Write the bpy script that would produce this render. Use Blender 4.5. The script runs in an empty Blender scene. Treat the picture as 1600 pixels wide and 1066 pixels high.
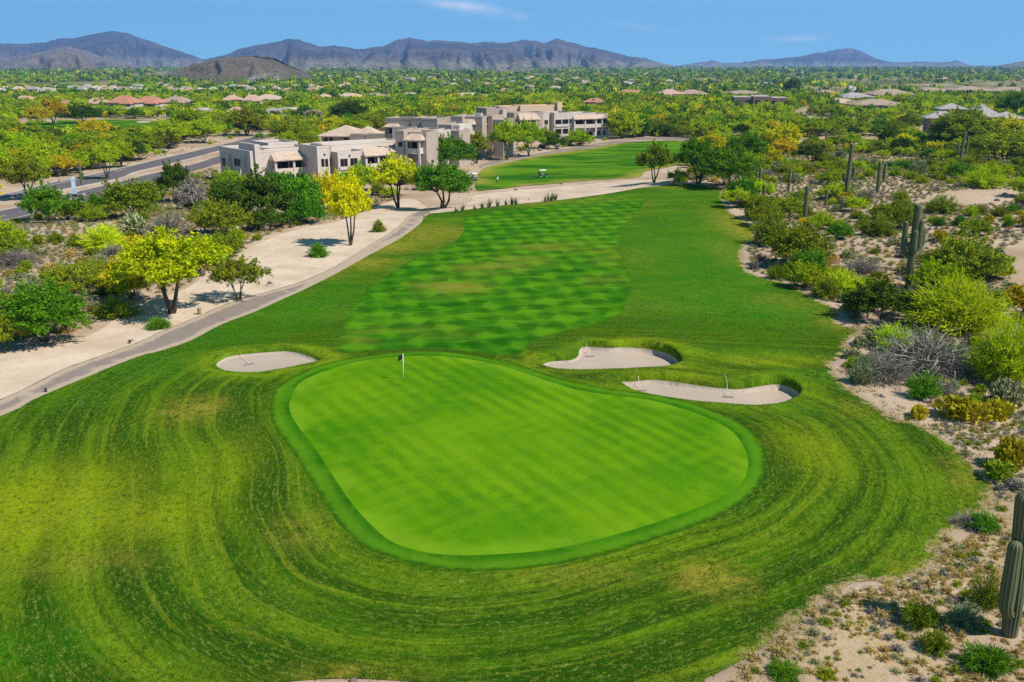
import bpy, math, random
import numpy as np
from mathutils import Vector, Matrix, geometry
R = math.radians
SC = bpy.context.scene
COL = SC.collection

# ------------------------------------------------------------------ camera, sky, sun, exposure
CAM_H = 20.7
PITCH = math.atan((533 - 100) / 1481.5)
cam_d = bpy.data.cameras.new("camera"); cam_d.lens = 33.333; cam_d.sensor_width = 36
cam_d.clip_start = 0.5; cam_d.clip_end = 60000
cam = bpy.data.objects.new("camera", cam_d); COL.objects.link(cam)
cam.location = (0, 0, CAM_H); cam.rotation_euler = (math.pi / 2 - PITCH, 0, 0)
SC.camera = cam
SUN_ELEV = R(49); SUN_DIR = Vector((0.90, -0.43, 0)).normalized()
world = bpy.data.worlds.new("World"); SC.world = world; world.use_nodes = True
wn = world.node_tree; wn.nodes.clear()
def wnode(t, **k):
    n = wn.nodes.new(t)
    for a, b in k.items(): setattr(n, a, b)
    return n
sky = wnode('ShaderNodeTexSky', sky_type='NISHITA', sun_disc=False)
sky.sun_elevation = SUN_ELEV; sky.sun_rotation = math.atan2(SUN_DIR.x, SUN_DIR.y)
sky.air_density = 1.0; sky.dust_density = 0.0; sky.ozone_density = 3.0; sky.altitude = 700
tc = wnode('ShaderNodeTexCoord'); mp = wnode('ShaderNodeMapping')
mp.inputs['Location'].default_value = (0, 0, 0.20); mp.inputs['Scale'].default_value = (1, 1, 1.6)
nrm = wnode('ShaderNodeVectorMath', operation='NORMALIZE')
wn.links.new(tc.outputs['Generated'], mp.inputs['Vector']); wn.links.new(mp.outputs[0], nrm.inputs[0])
wn.links.new(nrm.outputs[0], sky.inputs['Vector'])
hs = wnode('ShaderNodeHueSaturation'); hs.inputs['Hue'].default_value = 0.468; hs.inputs['Saturation'].default_value = 1.2; hs.inputs['Value'].default_value = 1.85
wn.links.new(sky.outputs[0], hs.inputs['Color'])
# faint cirrus high in the sky: world directions, broken up with noise
sep = wnode('ShaderNodeSeparateXYZ'); wn.links.new(tc.outputs['Generated'], sep.inputs[0])
def wmath(op, a, b=None, c=None):
    n = wnode('ShaderNodeMath', operation=op)
    for i, v in enumerate((a, b, c)):
        if v is None: continue
        if isinstance(v, (int, float)): n.inputs[i].default_value = v
        else: wn.links.new(v, n.inputs[i])
    return n.outputs[0]
az = wmath('DIVIDE', sep.outputs[0], sep.outputs[1]); el = wmath('DIVIDE', sep.outputs[2], sep.outputs[1])
cn = wnode('ShaderNodeTexNoise'); cn.inputs['Scale'].default_value = 1.0; cn.inputs['Detail'].default_value = 7
cmb = wnode('ShaderNodeCombineXYZ'); wn.links.new(wmath('MULTIPLY', az, 28.0), cmb.inputs[0]); wn.links.new(wmath('MULTIPLY', el, 90.0), cmb.inputs[1])
wn.links.new(cmb.outputs[0], cn.inputs['Vector'])
tot = None
for (a0, e0, sa, se, k) in ((-0.0414, 0.0539, .028, .0048, .95), (0.2863, 0.0247, .022, .0032, .5), (0.128, 0.0357, .045, .003, .12), (-0.0637, 0.0572, .022, .0036, .6), (0.0077, 0.046, .009, .003, .35)):
    A = wmath('MULTIPLY', wmath('ADD', az, -a0), 1 / sa); B = wmath('MULTIPLY', wmath('ADD', wmath('ADD', el, -e0), wmath('MULTIPLY', wmath('ADD', az, -a0), 0.12 if a0 < .2 else -.05)), 1 / se)
    g = wmath('MULTIPLY', wmath('EXPONENT', wmath('MULTIPLY', wmath('ADD', wmath('MULTIPLY', A, A), wmath('MULTIPLY', B, B)), -1.0)), k)
    tot = g if tot is None else wmath('ADD', tot, g)
cl = wmath('MULTIPLY', tot, wmath('MULTIPLY', wmath('POWER', cn.outputs[0], 1.5), 2.2))
cl = wmath('MULTIPLY', cl, wmath('GREATER_THAN', sep.outputs[1], 0.0)); cl = wmath('MINIMUM', cl, 1.0)
mixc = wnode('ShaderNodeMix', data_type='RGBA'); mixc.inputs['B'].default_value = (10.5, 10.8, 11.4, 1)
# the dome is deepest overhead, brightest near the horizon
gr = wnode('ShaderNodeMapRange', interpolation_type='SMOOTHSTEP'); gr.inputs['From Min'].default_value = .06; gr.inputs['From Max'].default_value = .6; gr.inputs['To Min'].default_value = 1.08; gr.inputs['To Max'].default_value = .46
wn.links.new(sep.outputs[2], gr.inputs['Value']); gm = wnode('ShaderNodeVectorMath', operation='SCALE'); wn.links.new(hs.outputs[0], gm.inputs[0]); wn.links.new(gr.outputs[0], gm.inputs['Scale'])
wn.links.new(cl, mixc.inputs['Factor']); wn.links.new(gm.outputs[0], mixc.inputs['A'])
bg = wnode('ShaderNodeBackground'); bg.inputs['Strength'].default_value = 0.108
wn.links.new(mixc.outputs['Result'], bg.inputs['Color'])
wo = wnode('ShaderNodeOutputWorld'); wn.links.new(bg.outputs[0], wo.inputs['Surface'])
sl = bpy.data.lights.new("sun", 'SUN'); sl.energy = 5.0; sl.angle = R(0.53); sl.color = (1.0, 0.945, 0.85)
sun = bpy.data.objects.new("sun", sl); COL.objects.link(sun)
sd = Vector((SUN_DIR.x * math.cos(SUN_ELEV), SUN_DIR.y * math.cos(SUN_ELEV), math.sin(SUN_ELEV)))
sun.rotation_euler = sd.to_track_quat('Z', 'Y').to_euler(); sun.location = (30, -20, 60)
VS = SC.view_settings
VS.view_transform = 'Standard'; VS.look = 'None'; VS.gamma = 1; VS.exposure = 0.45
SC.cycles.max_bounces = 6; SC.cycles.diffuse_bounces = 3; SC.cycles.transmission_bounces = 3; SC.cycles.volume_bounces = 0
SC.cycles.use_denoising = False; SC.cycles.caustics_reflective = False; SC.cycles.caustics_refractive = False

# ------------------------------------------------------------------ helpers
def S(t):
    t = np.clip(t, 0, 1); return t * t * (3 - 2 * t)
def _h(ix, iy, seed):
    n = (ix.astype(np.int64) * 374761393 + iy.astype(np.int64) * 668265263 + seed * 974634533) & 0x7fffffff
    n = ((n ^ (n >> 13)) * 1274126177) & 0x7fffffff
    return ((n ^ (n >> 16)) & 0xffffff) / float(0xffffff)
def noise(x, y, seed=0):
    x = np.asarray(x, float); y = np.asarray(y, float)
    ix = np.floor(x); iy = np.floor(y); fx = x - ix; fy = y - iy
    fx = fx * fx * (3 - 2 * fx); fy = fy * fy * (3 - 2 * fy)
    a = _h(ix, iy, seed); b = _h(ix + 1, iy, seed); c = _h(ix, iy + 1, seed); d = _h(ix + 1, iy + 1, seed)
    return (a * (1 - fx) + b * fx) * (1 - fy) + (c * (1 - fx) + d * fx) * fy
def fbm(x, y, seed=0, o=4):
    s = 0; a = .5; t = 0
    for k in range(o):
        s = s + a * noise(x * 2 ** k, y * 2 ** k, seed + k * 17); t += a; a *= .5
    return s / t
def Zb(x, y):
    """the lie of the land, without bunkers and green"""
    x = np.asarray(x, float); y = np.asarray(y, float)
    yc = np.clip(144 + 0.95 * x, 130, 178)
    z = -4.0 * S((y - yc + 4) / 50)
    z = z + 1.4 * S((x - 30) / 45) * S((y - 25) / 70) * (1 - S((y - 210) / 210))
    far = S((y - 128) / 85)
    z = z + (fbm(x / 17 + 3.3, y / 17, 5, 3) - .5) * (0.5 + .5 * far) * S((np.hypot(x + 1, (y - 48) / 1.3) - 16) / 14)
    return z
CT, ST = math.cos(PITCH), math.sin(PITCH); F = 1481.5
_T = np.geomspace(8, 9000, 1800)
def ray(px, py):
    u = (px - 800) / F; v = (533 - py) / F
    return np.array([u, CT + v * ST, -ST + v * CT])
def P(px, py):
    """where the ground lies at this spot of the photograph"""
    d = ray(px, py); x = d[0] * _T; y = d[1] * _T; z = CAM_H + d[2] * _T
    k = z - Zb(x, y)
    i = int(np.argmax(k < 0)) if (k < 0).any() else len(_T) - 1
    i = max(i, 1); w = k[i - 1] / (k[i - 1] - k[i] + 1e-12)
    t = _T[i - 1] + (_T[i] - _T[i - 1]) * min(max(w, 0), 1)
    return np.array([d[0] * t, d[1] * t, CAM_H + d[2] * t])
def zat(y, py):
    d = ray(800, py); return CAM_H + d[2] / d[1] * y
def mpp(p):
    """metres in one pixel of the photograph at the depth of p"""
    return (p[1] * CT + (CAM_H - p[2]) * ST) / F
def smooth(pts, n=5, closed=True):
    p = np.array(pts, float); m = len(p); out = []
    for i in range(m if closed else m - 1):
        a, b, c, d = (p[(i - 1) % m], p[i], p[(i + 1) % m], p[(i + 2) % m]) if closed else (p[max(i - 1, 0)], p[i], p[i + 1], p[min(i + 2, m - 1)])
        for k in range(n):
            t = k / n
            out.append(.5 * (2 * b + (c - a) * t + (2 * a - 5 * b + 4 * c - d) * t * t + (3 * b - a - 3 * c + d) * t ** 3))
    if not closed: out.append(p[-1])
    return np.array(out)
def gpoly(pts, n=5): return np.array([P(*q)[:2] for q in smooth(pts, n)])
def inside(poly, x, y):
    r = np.zeros(np.shape(x), bool); m = len(poly)
    for i in range(m):
        x0, y0 = poly[i]; x1, y1 = poly[(i + 1) % m]
        if y0 == y1: continue
        c = ((y0 > y) != (y1 > y)) & (x < (x1 - x0) * (y - y0) / (y1 - y0) + x0); r ^= c
    return r
def dist(poly, x, y, closed=True):
    x = np.asarray(x, float); y = np.asarray(y, float)
    d = np.full(x.shape, 1e9); m = len(poly)
    for i in range(m if closed else m - 1):
        ax, ay = poly[i]; bx, by = poly[(i + 1) % m]; ux, uy = bx - ax, by - ay; L = ux * ux + uy * uy + 1e-12
        t = np.clip(((x - ax) * ux + (y - ay) * uy) / L, 0, 1)
        d = np.minimum(d, (x - ax - t * ux) ** 2 + (y - ay - t * uy) ** 2)
    return np.sqrt(d)
def sdf(poly, x, y):
    d = dist(poly, x, y); return np.where(inside(poly, x, y), d, -d)   # positive inside

def tag(o, label=None, cat=None, group=None, kind=None):
    if label: o['label'] = label
    if cat: o['category'] = cat
    if group: o['group'] = group
    if kind: o['kind'] = kind
    return o
def link(name, data, parent=None):
    o = bpy.data.objects.new(name, data); COL.objects.link(o)
    if parent is not None: o.parent = parent
    return o
def empty(name, loc, rz=0, label=None, cat=None, group=None):
    o = link(name, None); o.location = loc; o.rotation_euler.z = rz; o.empty_display_size = .3
    return tag(o, label, cat, group)
class MB:
    """collects faces (as arrays) and makes ONE mesh"""
    def __init__(s): s.V = []; s.Fs = []; s.M = []; s.n = 0; s.A = []
    def add(s, V, Fc, mat=0, tint=0.5):
        V = np.asarray(V, float).reshape(-1, 3); Fc = np.asarray(Fc, np.int64)
        s.V.append(V); s.Fs.append(Fc + s.n); s.M.append(np.full(len(Fc), mat)); s.n += len(V)
        s.A.append(np.broadcast_to(np.asarray(tint, float), (len(V),)))
        return s
    def data(s, name, mats, smooth_=False):
        V = np.concatenate(s.V); me = bpy.data.meshes.new(name)
        loops = np.concatenate([f.ravel() for f in s.Fs]); tot = np.concatenate([np.full(len(f), f.shape[1]) for f in s.Fs])
        st = np.concatenate([[0], np.cumsum(tot)[:-1]])
        me.vertices.add(len(V)); me.vertices.foreach_set('co', V.ravel().astype(np.float32))
        me.loops.add(len(loops)); me.loops.foreach_set('vertex_index', loops.astype(np.int32))
        me.polygons.add(len(tot)); me.polygons.foreach_set('loop_start', st.astype(np.int32))
        me.polygons.foreach_set('material_index', np.concatenate(s.M).astype(np.int32))
        me.polygons.foreach_set('use_smooth', np.full(len(tot), bool(smooth_)))
        at = me.attributes.new('tint', 'FLOAT', 'POINT'); at.data.foreach_set('value', np.concatenate(s.A).astype(np.float32))
        for m in (mats if isinstance(mats, (list, tuple)) else [mats]): me.materials.append(m)
        me.update(calc_edges=True); me.validate()
        return me
    def build(s, name, mats, parent=None, smooth_=False): return link(name, s.data(name, mats, smooth_), parent)
    # --- shapes
    def box(s, x0, x1, y0, y1, z0, z1, mat=0, fr=None):
        V = np.array([(x, y, z) for z in (z0, z1) for y in (y0, y1) for x in (x0, x1)], float)
        if fr is not None: V = fr(V)
        return s.add(V, [(0, 2, 3, 1), (4, 5, 7, 6), (0, 1, 5, 4), (2, 6, 7, 3), (0, 4, 6, 2), (1, 3, 7, 5)], mat)
    def tube(s, pts, rad, n=6, mat=0, cap=True, tint=.5, rib=None):
        pts = np.asarray(pts, float); m = len(pts); rad = np.broadcast_to(np.asarray(rad, float), (m,))
        V = []; ref = None
        for i in range(m):
            t = pts[min(i + 1, m - 1)] - pts[max(i - 1, 0)]; t = t / (np.linalg.norm(t) + 1e-9)
            if ref is None:
                ref = np.cross(t, (0.3, 1, 0.1) if abs(t[1]) < .9 else (1, 0, 0))
            a = ref - t * (ref @ t); a /= np.linalg.norm(a) + 1e-9; b = np.cross(t, a); ref = a
            th = np.arange(n) / n * 2 * math.pi
            rr = rad[i] * (1 if rib is None else (1 + rib[1] * np.cos(rib[0] * th)))
            V.append(pts[i] + np.outer(rr * np.cos(th), a) + np.outer(rr * np.sin(th), b))
        V = np.concatenate(V)
        i = np.arange(m - 1)[:, None] * n; j = np.arange(n)[None, :]; k = (j + 1) % n
        Fq = np.stack([i + j, i + k, i + n + k, i + n + j], -1).reshape(-1, 4)
        s.add(V, Fq, mat, tint)
        if cap:
            o = s.n - len(V)
            for base, c in ((0, pts[0]), ((m - 1) * n, pts[-1])):
                s.V.append(c[None]); s.A.append(np.array([.5])); q = s.n; s.n += 1
                f = np.array([(o + base + jj, o + base + (jj + 1) % n, q) for jj in range(n)])
                if base == 0: f = f[:, ::-1]
                s.Fs.append(f); s.M.append(np.full(n, mat))
        return s
    def poly(s, pts, mat=0): return s.add(pts, [tuple(range(len(pts)))], mat)
    def leaves(s, C, size, asp=1.6, up=0.0, dirs=None, mat=0, tint=.5, rng=None, tri=False):
        """many small leaf faces round the centres C"""
        N = len(C); size = np.broadcast_to(np.asarray(size, float), (N,))
        a = rng.normal(size=(N, 3)) if dirs is None else np.asarray(dirs, float) + rng.normal(size=(N, 3)) * .18
        a /= np.linalg.norm(a, axis=1)[:, None]
        b = rng.normal(size=(N, 3)); b[:, 2] *= (1 - up); b = np.cross(a, b); b /= np.linalg.norm(b, axis=1)[:, None] + 1e-9
        L = (size * asp * .5)[:, None]; W = (size * .5)[:, None]
        if tri:
            V = np.stack([C - a * L - b * W, C - a * L + b * W, C + a * L], 1).reshape(-1, 3); k = 3
        else:
            V = np.stack([C - a * L, C - b * W + a * L * .1, C + a * L, C + b * W + a * L * .1], 1).reshape(-1, 3); k = 4
        t = np.repeat(np.broadcast_to(np.asarray(tint, float), (N,)), k)
        return s.add(V, np.arange(N * k).reshape(-1, k), mat, t)

# ------------------------------------------------------------------ materials
def mat(name, rough=.8, spec=.3):
    m = bpy.data.materials.new(name); m.use_nodes = True; nt = m.node_tree
    b = nt.nodes['Principled BSDF']; b.inputs['Roughness'].default_value = rough; b.inputs['Specular IOR Level'].default_value = spec
    return m, nt, b
class NB:
    def __init__(s, nt): s.nt = nt
    def n(s, t, **k):
        q = s.nt.nodes.new(t)
        for a, b in k.items(): setattr(q, a, b)
        return q
    def set(s, sock, v):
        if isinstance(v, bpy.types.NodeSocket): s.nt.links.new(v, sock)
        elif isinstance(v, tuple) and len(v) == 3 and sock.type == 'RGBA': sock.default_value = (*v, 1)
        else: sock.default_value = v
    def m(s, op, a, b=0.0, c=0.0, clamp=False):
        q = s.n('ShaderNodeMath', operation=op, use_clamp=clamp)
        for i, v in enumerate((a, b, c)): s.set(q.inputs[i], v)
        return q.outputs[0]
    def noise(s, vec, scale, detail=4, rough=.55, dist=0.0):
        q = s.n('ShaderNodeTexNoise'); q.inputs['Scale'].default_value = scale; q.inputs['Detail'].default_value = detail
        q.inputs['Roughness'].default_value = rough; q.inputs['Distortion'].default_value = dist
        if vec is not None: s.set(q.inputs['Vector'], vec)
        return q.outputs[0]
    def mix(s, f, a, b, mode='MIX'):
        q = s.n('ShaderNodeMix', data_type='RGBA', blend_type=mode, clamp_factor=True)
        s.set(q.inputs['Factor'], f); s.set(q.inputs['A'], a); s.set(q.inputs['B'], b); return q.outputs['Result']
    def step(s, v, lo, hi):
        q = s.n('ShaderNodeMapRange', interpolation_type='SMOOTHSTEP'); s.set(q.inputs['Value'], v)
        q.inputs['From Min'].default_value = lo; q.inputs['From Max'].default_value = hi; return q.outputs[0]
    def attr(s, name): return s.n('ShaderNodeAttribute', attribute_name=name).outputs['Fac']
    def pos(s): return s.n('ShaderNodeNewGeometry').outputs['Position']
    def map(s, vec, scale=(1, 1, 1), rot=0):
        q = s.n('ShaderNodeMapping'); s.set(q.inputs['Vector'], vec); q.inputs['Scale'].default_value = scale; q.inputs['Rotation'].default_value = (0, 0, rot); return q.outputs[0]
    def sep(s, v):
        q = s.n('ShaderNodeSeparateXYZ'); s.set(q.inputs[0], v); return q.outputs
    def bump(s, h, strength, d=.05):
        q = s.n('ShaderNodeBump'); q.inputs['Strength'].default_value = strength; q.inputs['Distance'].default_value = d; s.set(q.inputs['Height'], h); return q.outputs[0]
def plain(name, col, rough=.75, var=.18, scale=3.0, spec=.3, metal=0.0, bump=0.0):
    m, nt, b = mat(name, rough, spec); k = NB(nt); p = k.n('ShaderNodeTexCoord').outputs['Object']
    f = k.noise(p, scale, 6); g = k.noise(p, scale * .17, 3)
    f = k.m('ADD', k.m('MULTIPLY', f, .6), k.m('MULTIPLY', g, .4))
    c = k.mix(k.step(f, .3, .7), tuple(x * (1 - var) for x in col), tuple(min(1, x * (1 + var)) for x in col))
    k.set(b.inputs['Base Color'], c); b.inputs['Metallic'].default_value = metal
    if bump: k.set(b.inputs['Normal'], k.bump(k.noise(p, scale * 8, 4), bump, .02))
    return m
def leafmat(name, c0, c1, trans=.25, var=.25):
    """leaves: two real leaf colours (young / old or leaf / blossom) and a little light through them"""
    m = bpy.data.materials.new(name); m.use_nodes = True; nt = m.node_tree; nt.nodes.clear(); k = NB(nt)
    r = k.n('ShaderNodeObjectInfo').outputs['Random']
    c = k.mix(k.attr('tint'), c0, c1)
    h = k.n('ShaderNodeHueSaturation'); k.set(h.inputs['Color'], c)
    k.set(h.inputs['Hue'], k.m('MULTIPLY_ADD', r, .03, .485)); k.set(h.inputs['Value'], k.m('MULTIPLY_ADD', k.m('FRACT', k.m('MULTIPLY', r, 7.3)), var * 1.6, 1 - var * .8))
    d = k.n('ShaderNodeBsdfDiffuse'); t = k.n('ShaderNodeBsdfTranslucent'); mx = k.n('ShaderNodeMixShader'); mx.inputs[0].default_value = trans
    k.set(d.inputs['Color'], h.outputs[0]); k.set(t.inputs['Color'], h.outputs[0])
    nt.links.new(d.outputs[0], mx.inputs[1]); nt.links.new(t.outputs[0], mx.inputs[2])
    o = k.n('ShaderNodeOutputMaterial'); nt.links.new(mx.outputs[0], o.inputs['Surface'])
    return m
M = {}
L = {
 'lime': leafmat('leaf_lime', (.20, .30, .008), (.45, .55, .012), .32),
 'yellow': leafmat('leaf_yellow', (.36, .40, .008), (.78, .68, .008), .3),
 'bloom': leafmat('leaf_bloom', (.30, .36, .008), (.62, .62, .008), .3),
 'neon': leafmat('leaf_neon', (.36, .48, .01), (.62, .74, .015), .42),
 'olive': leafmat('leaf_olive', (.13, .18, .012), (.30, .35, .018), .25),
 'green': leafmat('leaf_green', (.055, .16, .008), (.15, .32, .014), .28),
 'dark': leafmat('leaf_dark', (.035, .085, .009), (.10, .17, .016), .2),
 'grey': leafmat('leaf_grey', (.16, .145, .12), (.32, .29, .23), .1),
 'sage': leafmat('leaf_sage', (.19, .21, .085), (.36, .37, .17), .15),
 'straw': leafmat('leaf_straw', (.34, .25, .09), (.58, .43, .13), .2),
 'gold': leafmat('leaf_gold', (.33, .28, .012), (.68, .50, .02), .25),
}
M['bark'] = plain('bark', (.07, .048, .036), .9, .35, 6, bump=.4)
M['green_bark'] = plain('green_bark', (.10, .10, .04), .85, .3, 5, bump=.3)
M['cactus'] = None

# ------------------------------------------------------------------ outlines of the course (traced once, laid out on the ground)
GREEN = gpoly([(456,624),(452,639),(459,659),(475,682),(495,707),(512,734),(535,769),(555,797),(581,825),(608,848),(639,861),(676,869),(726,872),(799,869),(850,864),(905,854),(960,840),(1010,825),(1060,808),(1105,791),(1140,774),(1162,754),(1169,727),(1162,702),(1145,679),(1112,659),(1070,644),(1015,629),(960,622),(900,612),(842,594),(800,579),(770,571),(725,563),(675,559),(625,560),(570,566),(530,576),(492,589),(467,603)], 3)
COLLAR = gpoly([(427,614),(423,637),(423,649),(427,667),(445,692),(467,724),(487,757),(510,792),(526,818),(556,848),(576,862),(614,875),(651,886),(727,896),(800,894),(868,886),(926,873),(985,858),(1040,841),(1090,823),(1135,803),(1170,779),(1192,750),(1197,722),(1190,697),(1170,672),(1132,652),(1082,634),(1017,620),(950,611),(900,601),(850,587),(800,571),(770,563),(725,555),(675,551),(625,553),(560,561),(500,574),(465,588),(440,602)], 3)
ROUGH = gpoly([(-260,760),(0,650),(50,625),(125,593),(212,558),(297,532),(345,507),(397,487),(440,469),(475,452),(525,427),(575,399),(625,372),(657,349),(664,338),(700,329),(750,323),(800,318),(875,311),(950,301),(1000,292),(1037,287),(1065,287),(1125,294),(1128,311),(1142,333),(1172,351),(1178,373),(1162,386),(1160,410),(1178,430),(1237,446),(1270,466),(1310,485),(1306,505),(1346,517),(1325,532),(1318,556),(1296,572),(1318,600),(1350,625),(1375,640),(1400,655),(1440,665),(1472,685),(1498,705),(1528,735),(1552,765),(1545,788),(1515,808),(1488,828),(1470,848),(1465,875),(1435,895),(1395,908),(1338,910),(1295,931),(1268,949),(1245,971),(1215,986),(1200,1004),(1152,1037),(1101,1062),(1080,1074),(900,1082),(800,1078),(700,1070),(620,1064),(530,1061),(450,1066),(350,1076),(200,1090),(-300,1110)], 3)
FAIRWAY = gpoly([(528,552),(535,516),(548,488),(562,468),(580,448),(617,423),(645,406),(690,387),(713,376),(726,358),(722,345),(760,332),(830,325),(900,313),(960,303),(1005,312),(994,335),(976,353),(967,371),(970,396),(981,421),(987,441),(982,466),(972,486),(950,500),(910,512),(860,524),(825,538),(812,556),(770,556),(725,550),(675,546),(600,548),(560,552)], 3)
BUNK = [gpoly([(338,569),(345,563),(362,557),(397,553),(425,551),(450,550),(475,554),(495,561),(498,565),(475,570),(437,577),(400,582),(362,581),(345,576)], 4),
        gpoly([(847,569),(857,564),(875,562),(892,561),(903,556),(906,547),(917,543),(950,545),(975,543),(1012,543),(1045,550),(1059,558),(1061,566),(1037,574),(1000,579),(962,580),(925,579),(875,577),(857,574)], 4),
        gpoly([(968,599),(990,597),(1020,595),(1050,597),(1100,603),(1137,606),(1162,605),(1200,598),(1218,597),(1238,602),(1250,611),(1238,622),(1215,630),(1180,633),(1120,630),(1075,627),(1012,617),(982,608)], 4)]
PATH = gpoly([(-260,745),(-260,690),(-120,670),(0,626),(50,603),(100,578),(150,560),(212,538),(255,518),(300,500),(350,478),(397,463),(437,452),(475,440),(525,417),(575,386),(612,363),(632,345),(642,335),(662,328),(690,322),(712,318),(730,319),(715,325),(690,330),(670,335),(661,343),(656,350),(625,373),(575,400),(525,428),(475,453),(437,470),(397,488),(345,508),(297,533),(250,549),(212,559),(125,594),(50,626),(0,651)], 3)
WASH = gpoly([(-260,690),(-260,600),(-60,570),(0,556),(40,548),(90,542),(150,520),(185,495),(200,484),(240,470),(290,452),(330,424),(372,398),(400,384),(440,366),(500,352),(540,343),(575,328),(602,318),(640,310),(664,322),(664,330),(640,337),(630,346),(612,362),(575,385),(525,416),(475,439),(437,451),(397,462),(350,477),(300,499),(255,517),(212,537),(150,559),(100,577),(50,602),(0,625),(-120,668)], 3)
WASH2 = gpoly([(670,334),(700,322),(733,317),(742,306),(790,300),(825,296),(860,293),(900,290),(950,285),(1000,281),(1050,283),(1040,290),(1000,294),(950,303),(875,313),(800,320),(740,327)], 3)
TEE = gpoly([(742,286),(748,272),(760,262),(800,253),(830,247),(868,240),(900,236),(960,226),(1010,221),(1075,221),(1092,230),(1085,245),(1060,258),(1010,268),(1000,277),(960,280),(900,284),(860,288),(820,291),(790,295),(765,297),(746,298)], 3)
TPATH = gpoly([(733,283),(737,268),(747,258),(770,251),(800,247),(830,242),(868,235),(900,230),(960,220),(1010,215),(1075,215),(1085,219),(1075,220.4),(1010,220.4),(960,225.4),(900,235.4),(868,239.3),(830,246.3),(800,252),(760,261),(747,271),(741,284)], 3)
FARGOLF = gpoly([(22,198),(40,192),(85,188),(130,189),(180,187.5),(250,190),(266,195),(250,200),(180,206),(100,207),(45,206)], 4)
ROAD1 = gpoly([(-200,365),(0,331),(41,320.5),(125,299.5),(181,286.5),(230,274),(300,258),(350,242),(410,225),(436,217),(470,208),(478,210),(446,221),(412,233),(352,252),(300,268),(240,284),(181,302),(125,319),(41,341),(0,350),(-200,395)], 3)
ROAD2 = gpoly([(-200,342),(0,306.5),(77,287.5),(132,276.5),(200,261.5),(260,247),(342,228),(367,222),(400,213.5),(426,208.5),(460,201),(470,203),(440,211),(404,219),(370,229),(345,236),(265,257),(210,270),(185,280),(106,296),(41,306),(0,313),(-200,355)], 3)
CLEAR = [gpoly([(1440,316),(1480,300),(1560,296),(1600,302),(1560,318),(1500,320)], 3), gpoly([(1565,400),(1600,380),(1700,390),(1700,470),(1600,465),(1575,440)], 3),
         gpoly([(1440,668),(1500,660),(1600,640),(1700,700),(1620,760),(1560,740),(1490,690)], 3), gpoly([(1350,610),(1420,600),(1450,640),(1400,650)], 3),
         gpoly([(1160,1060),(1230,985),(1300,935),(1420,905),(1480,860),(1560,820),(1700,800),(1700,1100),(1160,1090)], 3),
         gpoly([(1240,178),(1275,160),(1300,158),(1265,180),(1340,185),(1250,192)], 3), gpoly([(120,275),(210,262),(330,230),(400,205),(345,222),(200,256),(0,300),(0,290)], 3), gpoly([(0,316),(100,298),(185,281),(200,284),(120,300),(40,318),(0,328)], 3)]

def Z(x, y, fine=True):
    """the finished ground: the lie of the land plus raised green, banks and hollowed bunkers"""
    x = np.asarray(x, float); y = np.asarray(y, float); z = Zb(x, y)
    near = (np.abs(x) < 60) & (y > 8) & (y < 110)
    if not near.any(): return z
    xn, yn = x[near], y[near]; zn = z[near]
    g = sdf(COLLAR, xn, yn); zn = zn + .10 * S((g + 2.5) / 3.2) + .25 * S(g / 9) * ((yn - 37) / 32)
    for i, b in enumerate(BUNK):
        d = sdf(b, xn, yn)
        hh = .5 if i else .28
        side = S((yn - b[:, 1].mean()) / 3.5 + .25); zn = zn + (.06 + hh * side) * np.exp(-np.clip(-d, 0, None) ** 2 / 4.5) * (1 - S((d + .12) / .2)) - ((.26 if i else .16) + (.34 if i else .1) * S((xn - b[:, 0].mean()) / 5)) * S((d + .12) / .2) - .12 * S(d / 2.2)
    z = z.copy(); z[near] = zn
    return z
def Z1(x, y): return float(Z(np.array([x]), np.array([y]))[0])

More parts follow.
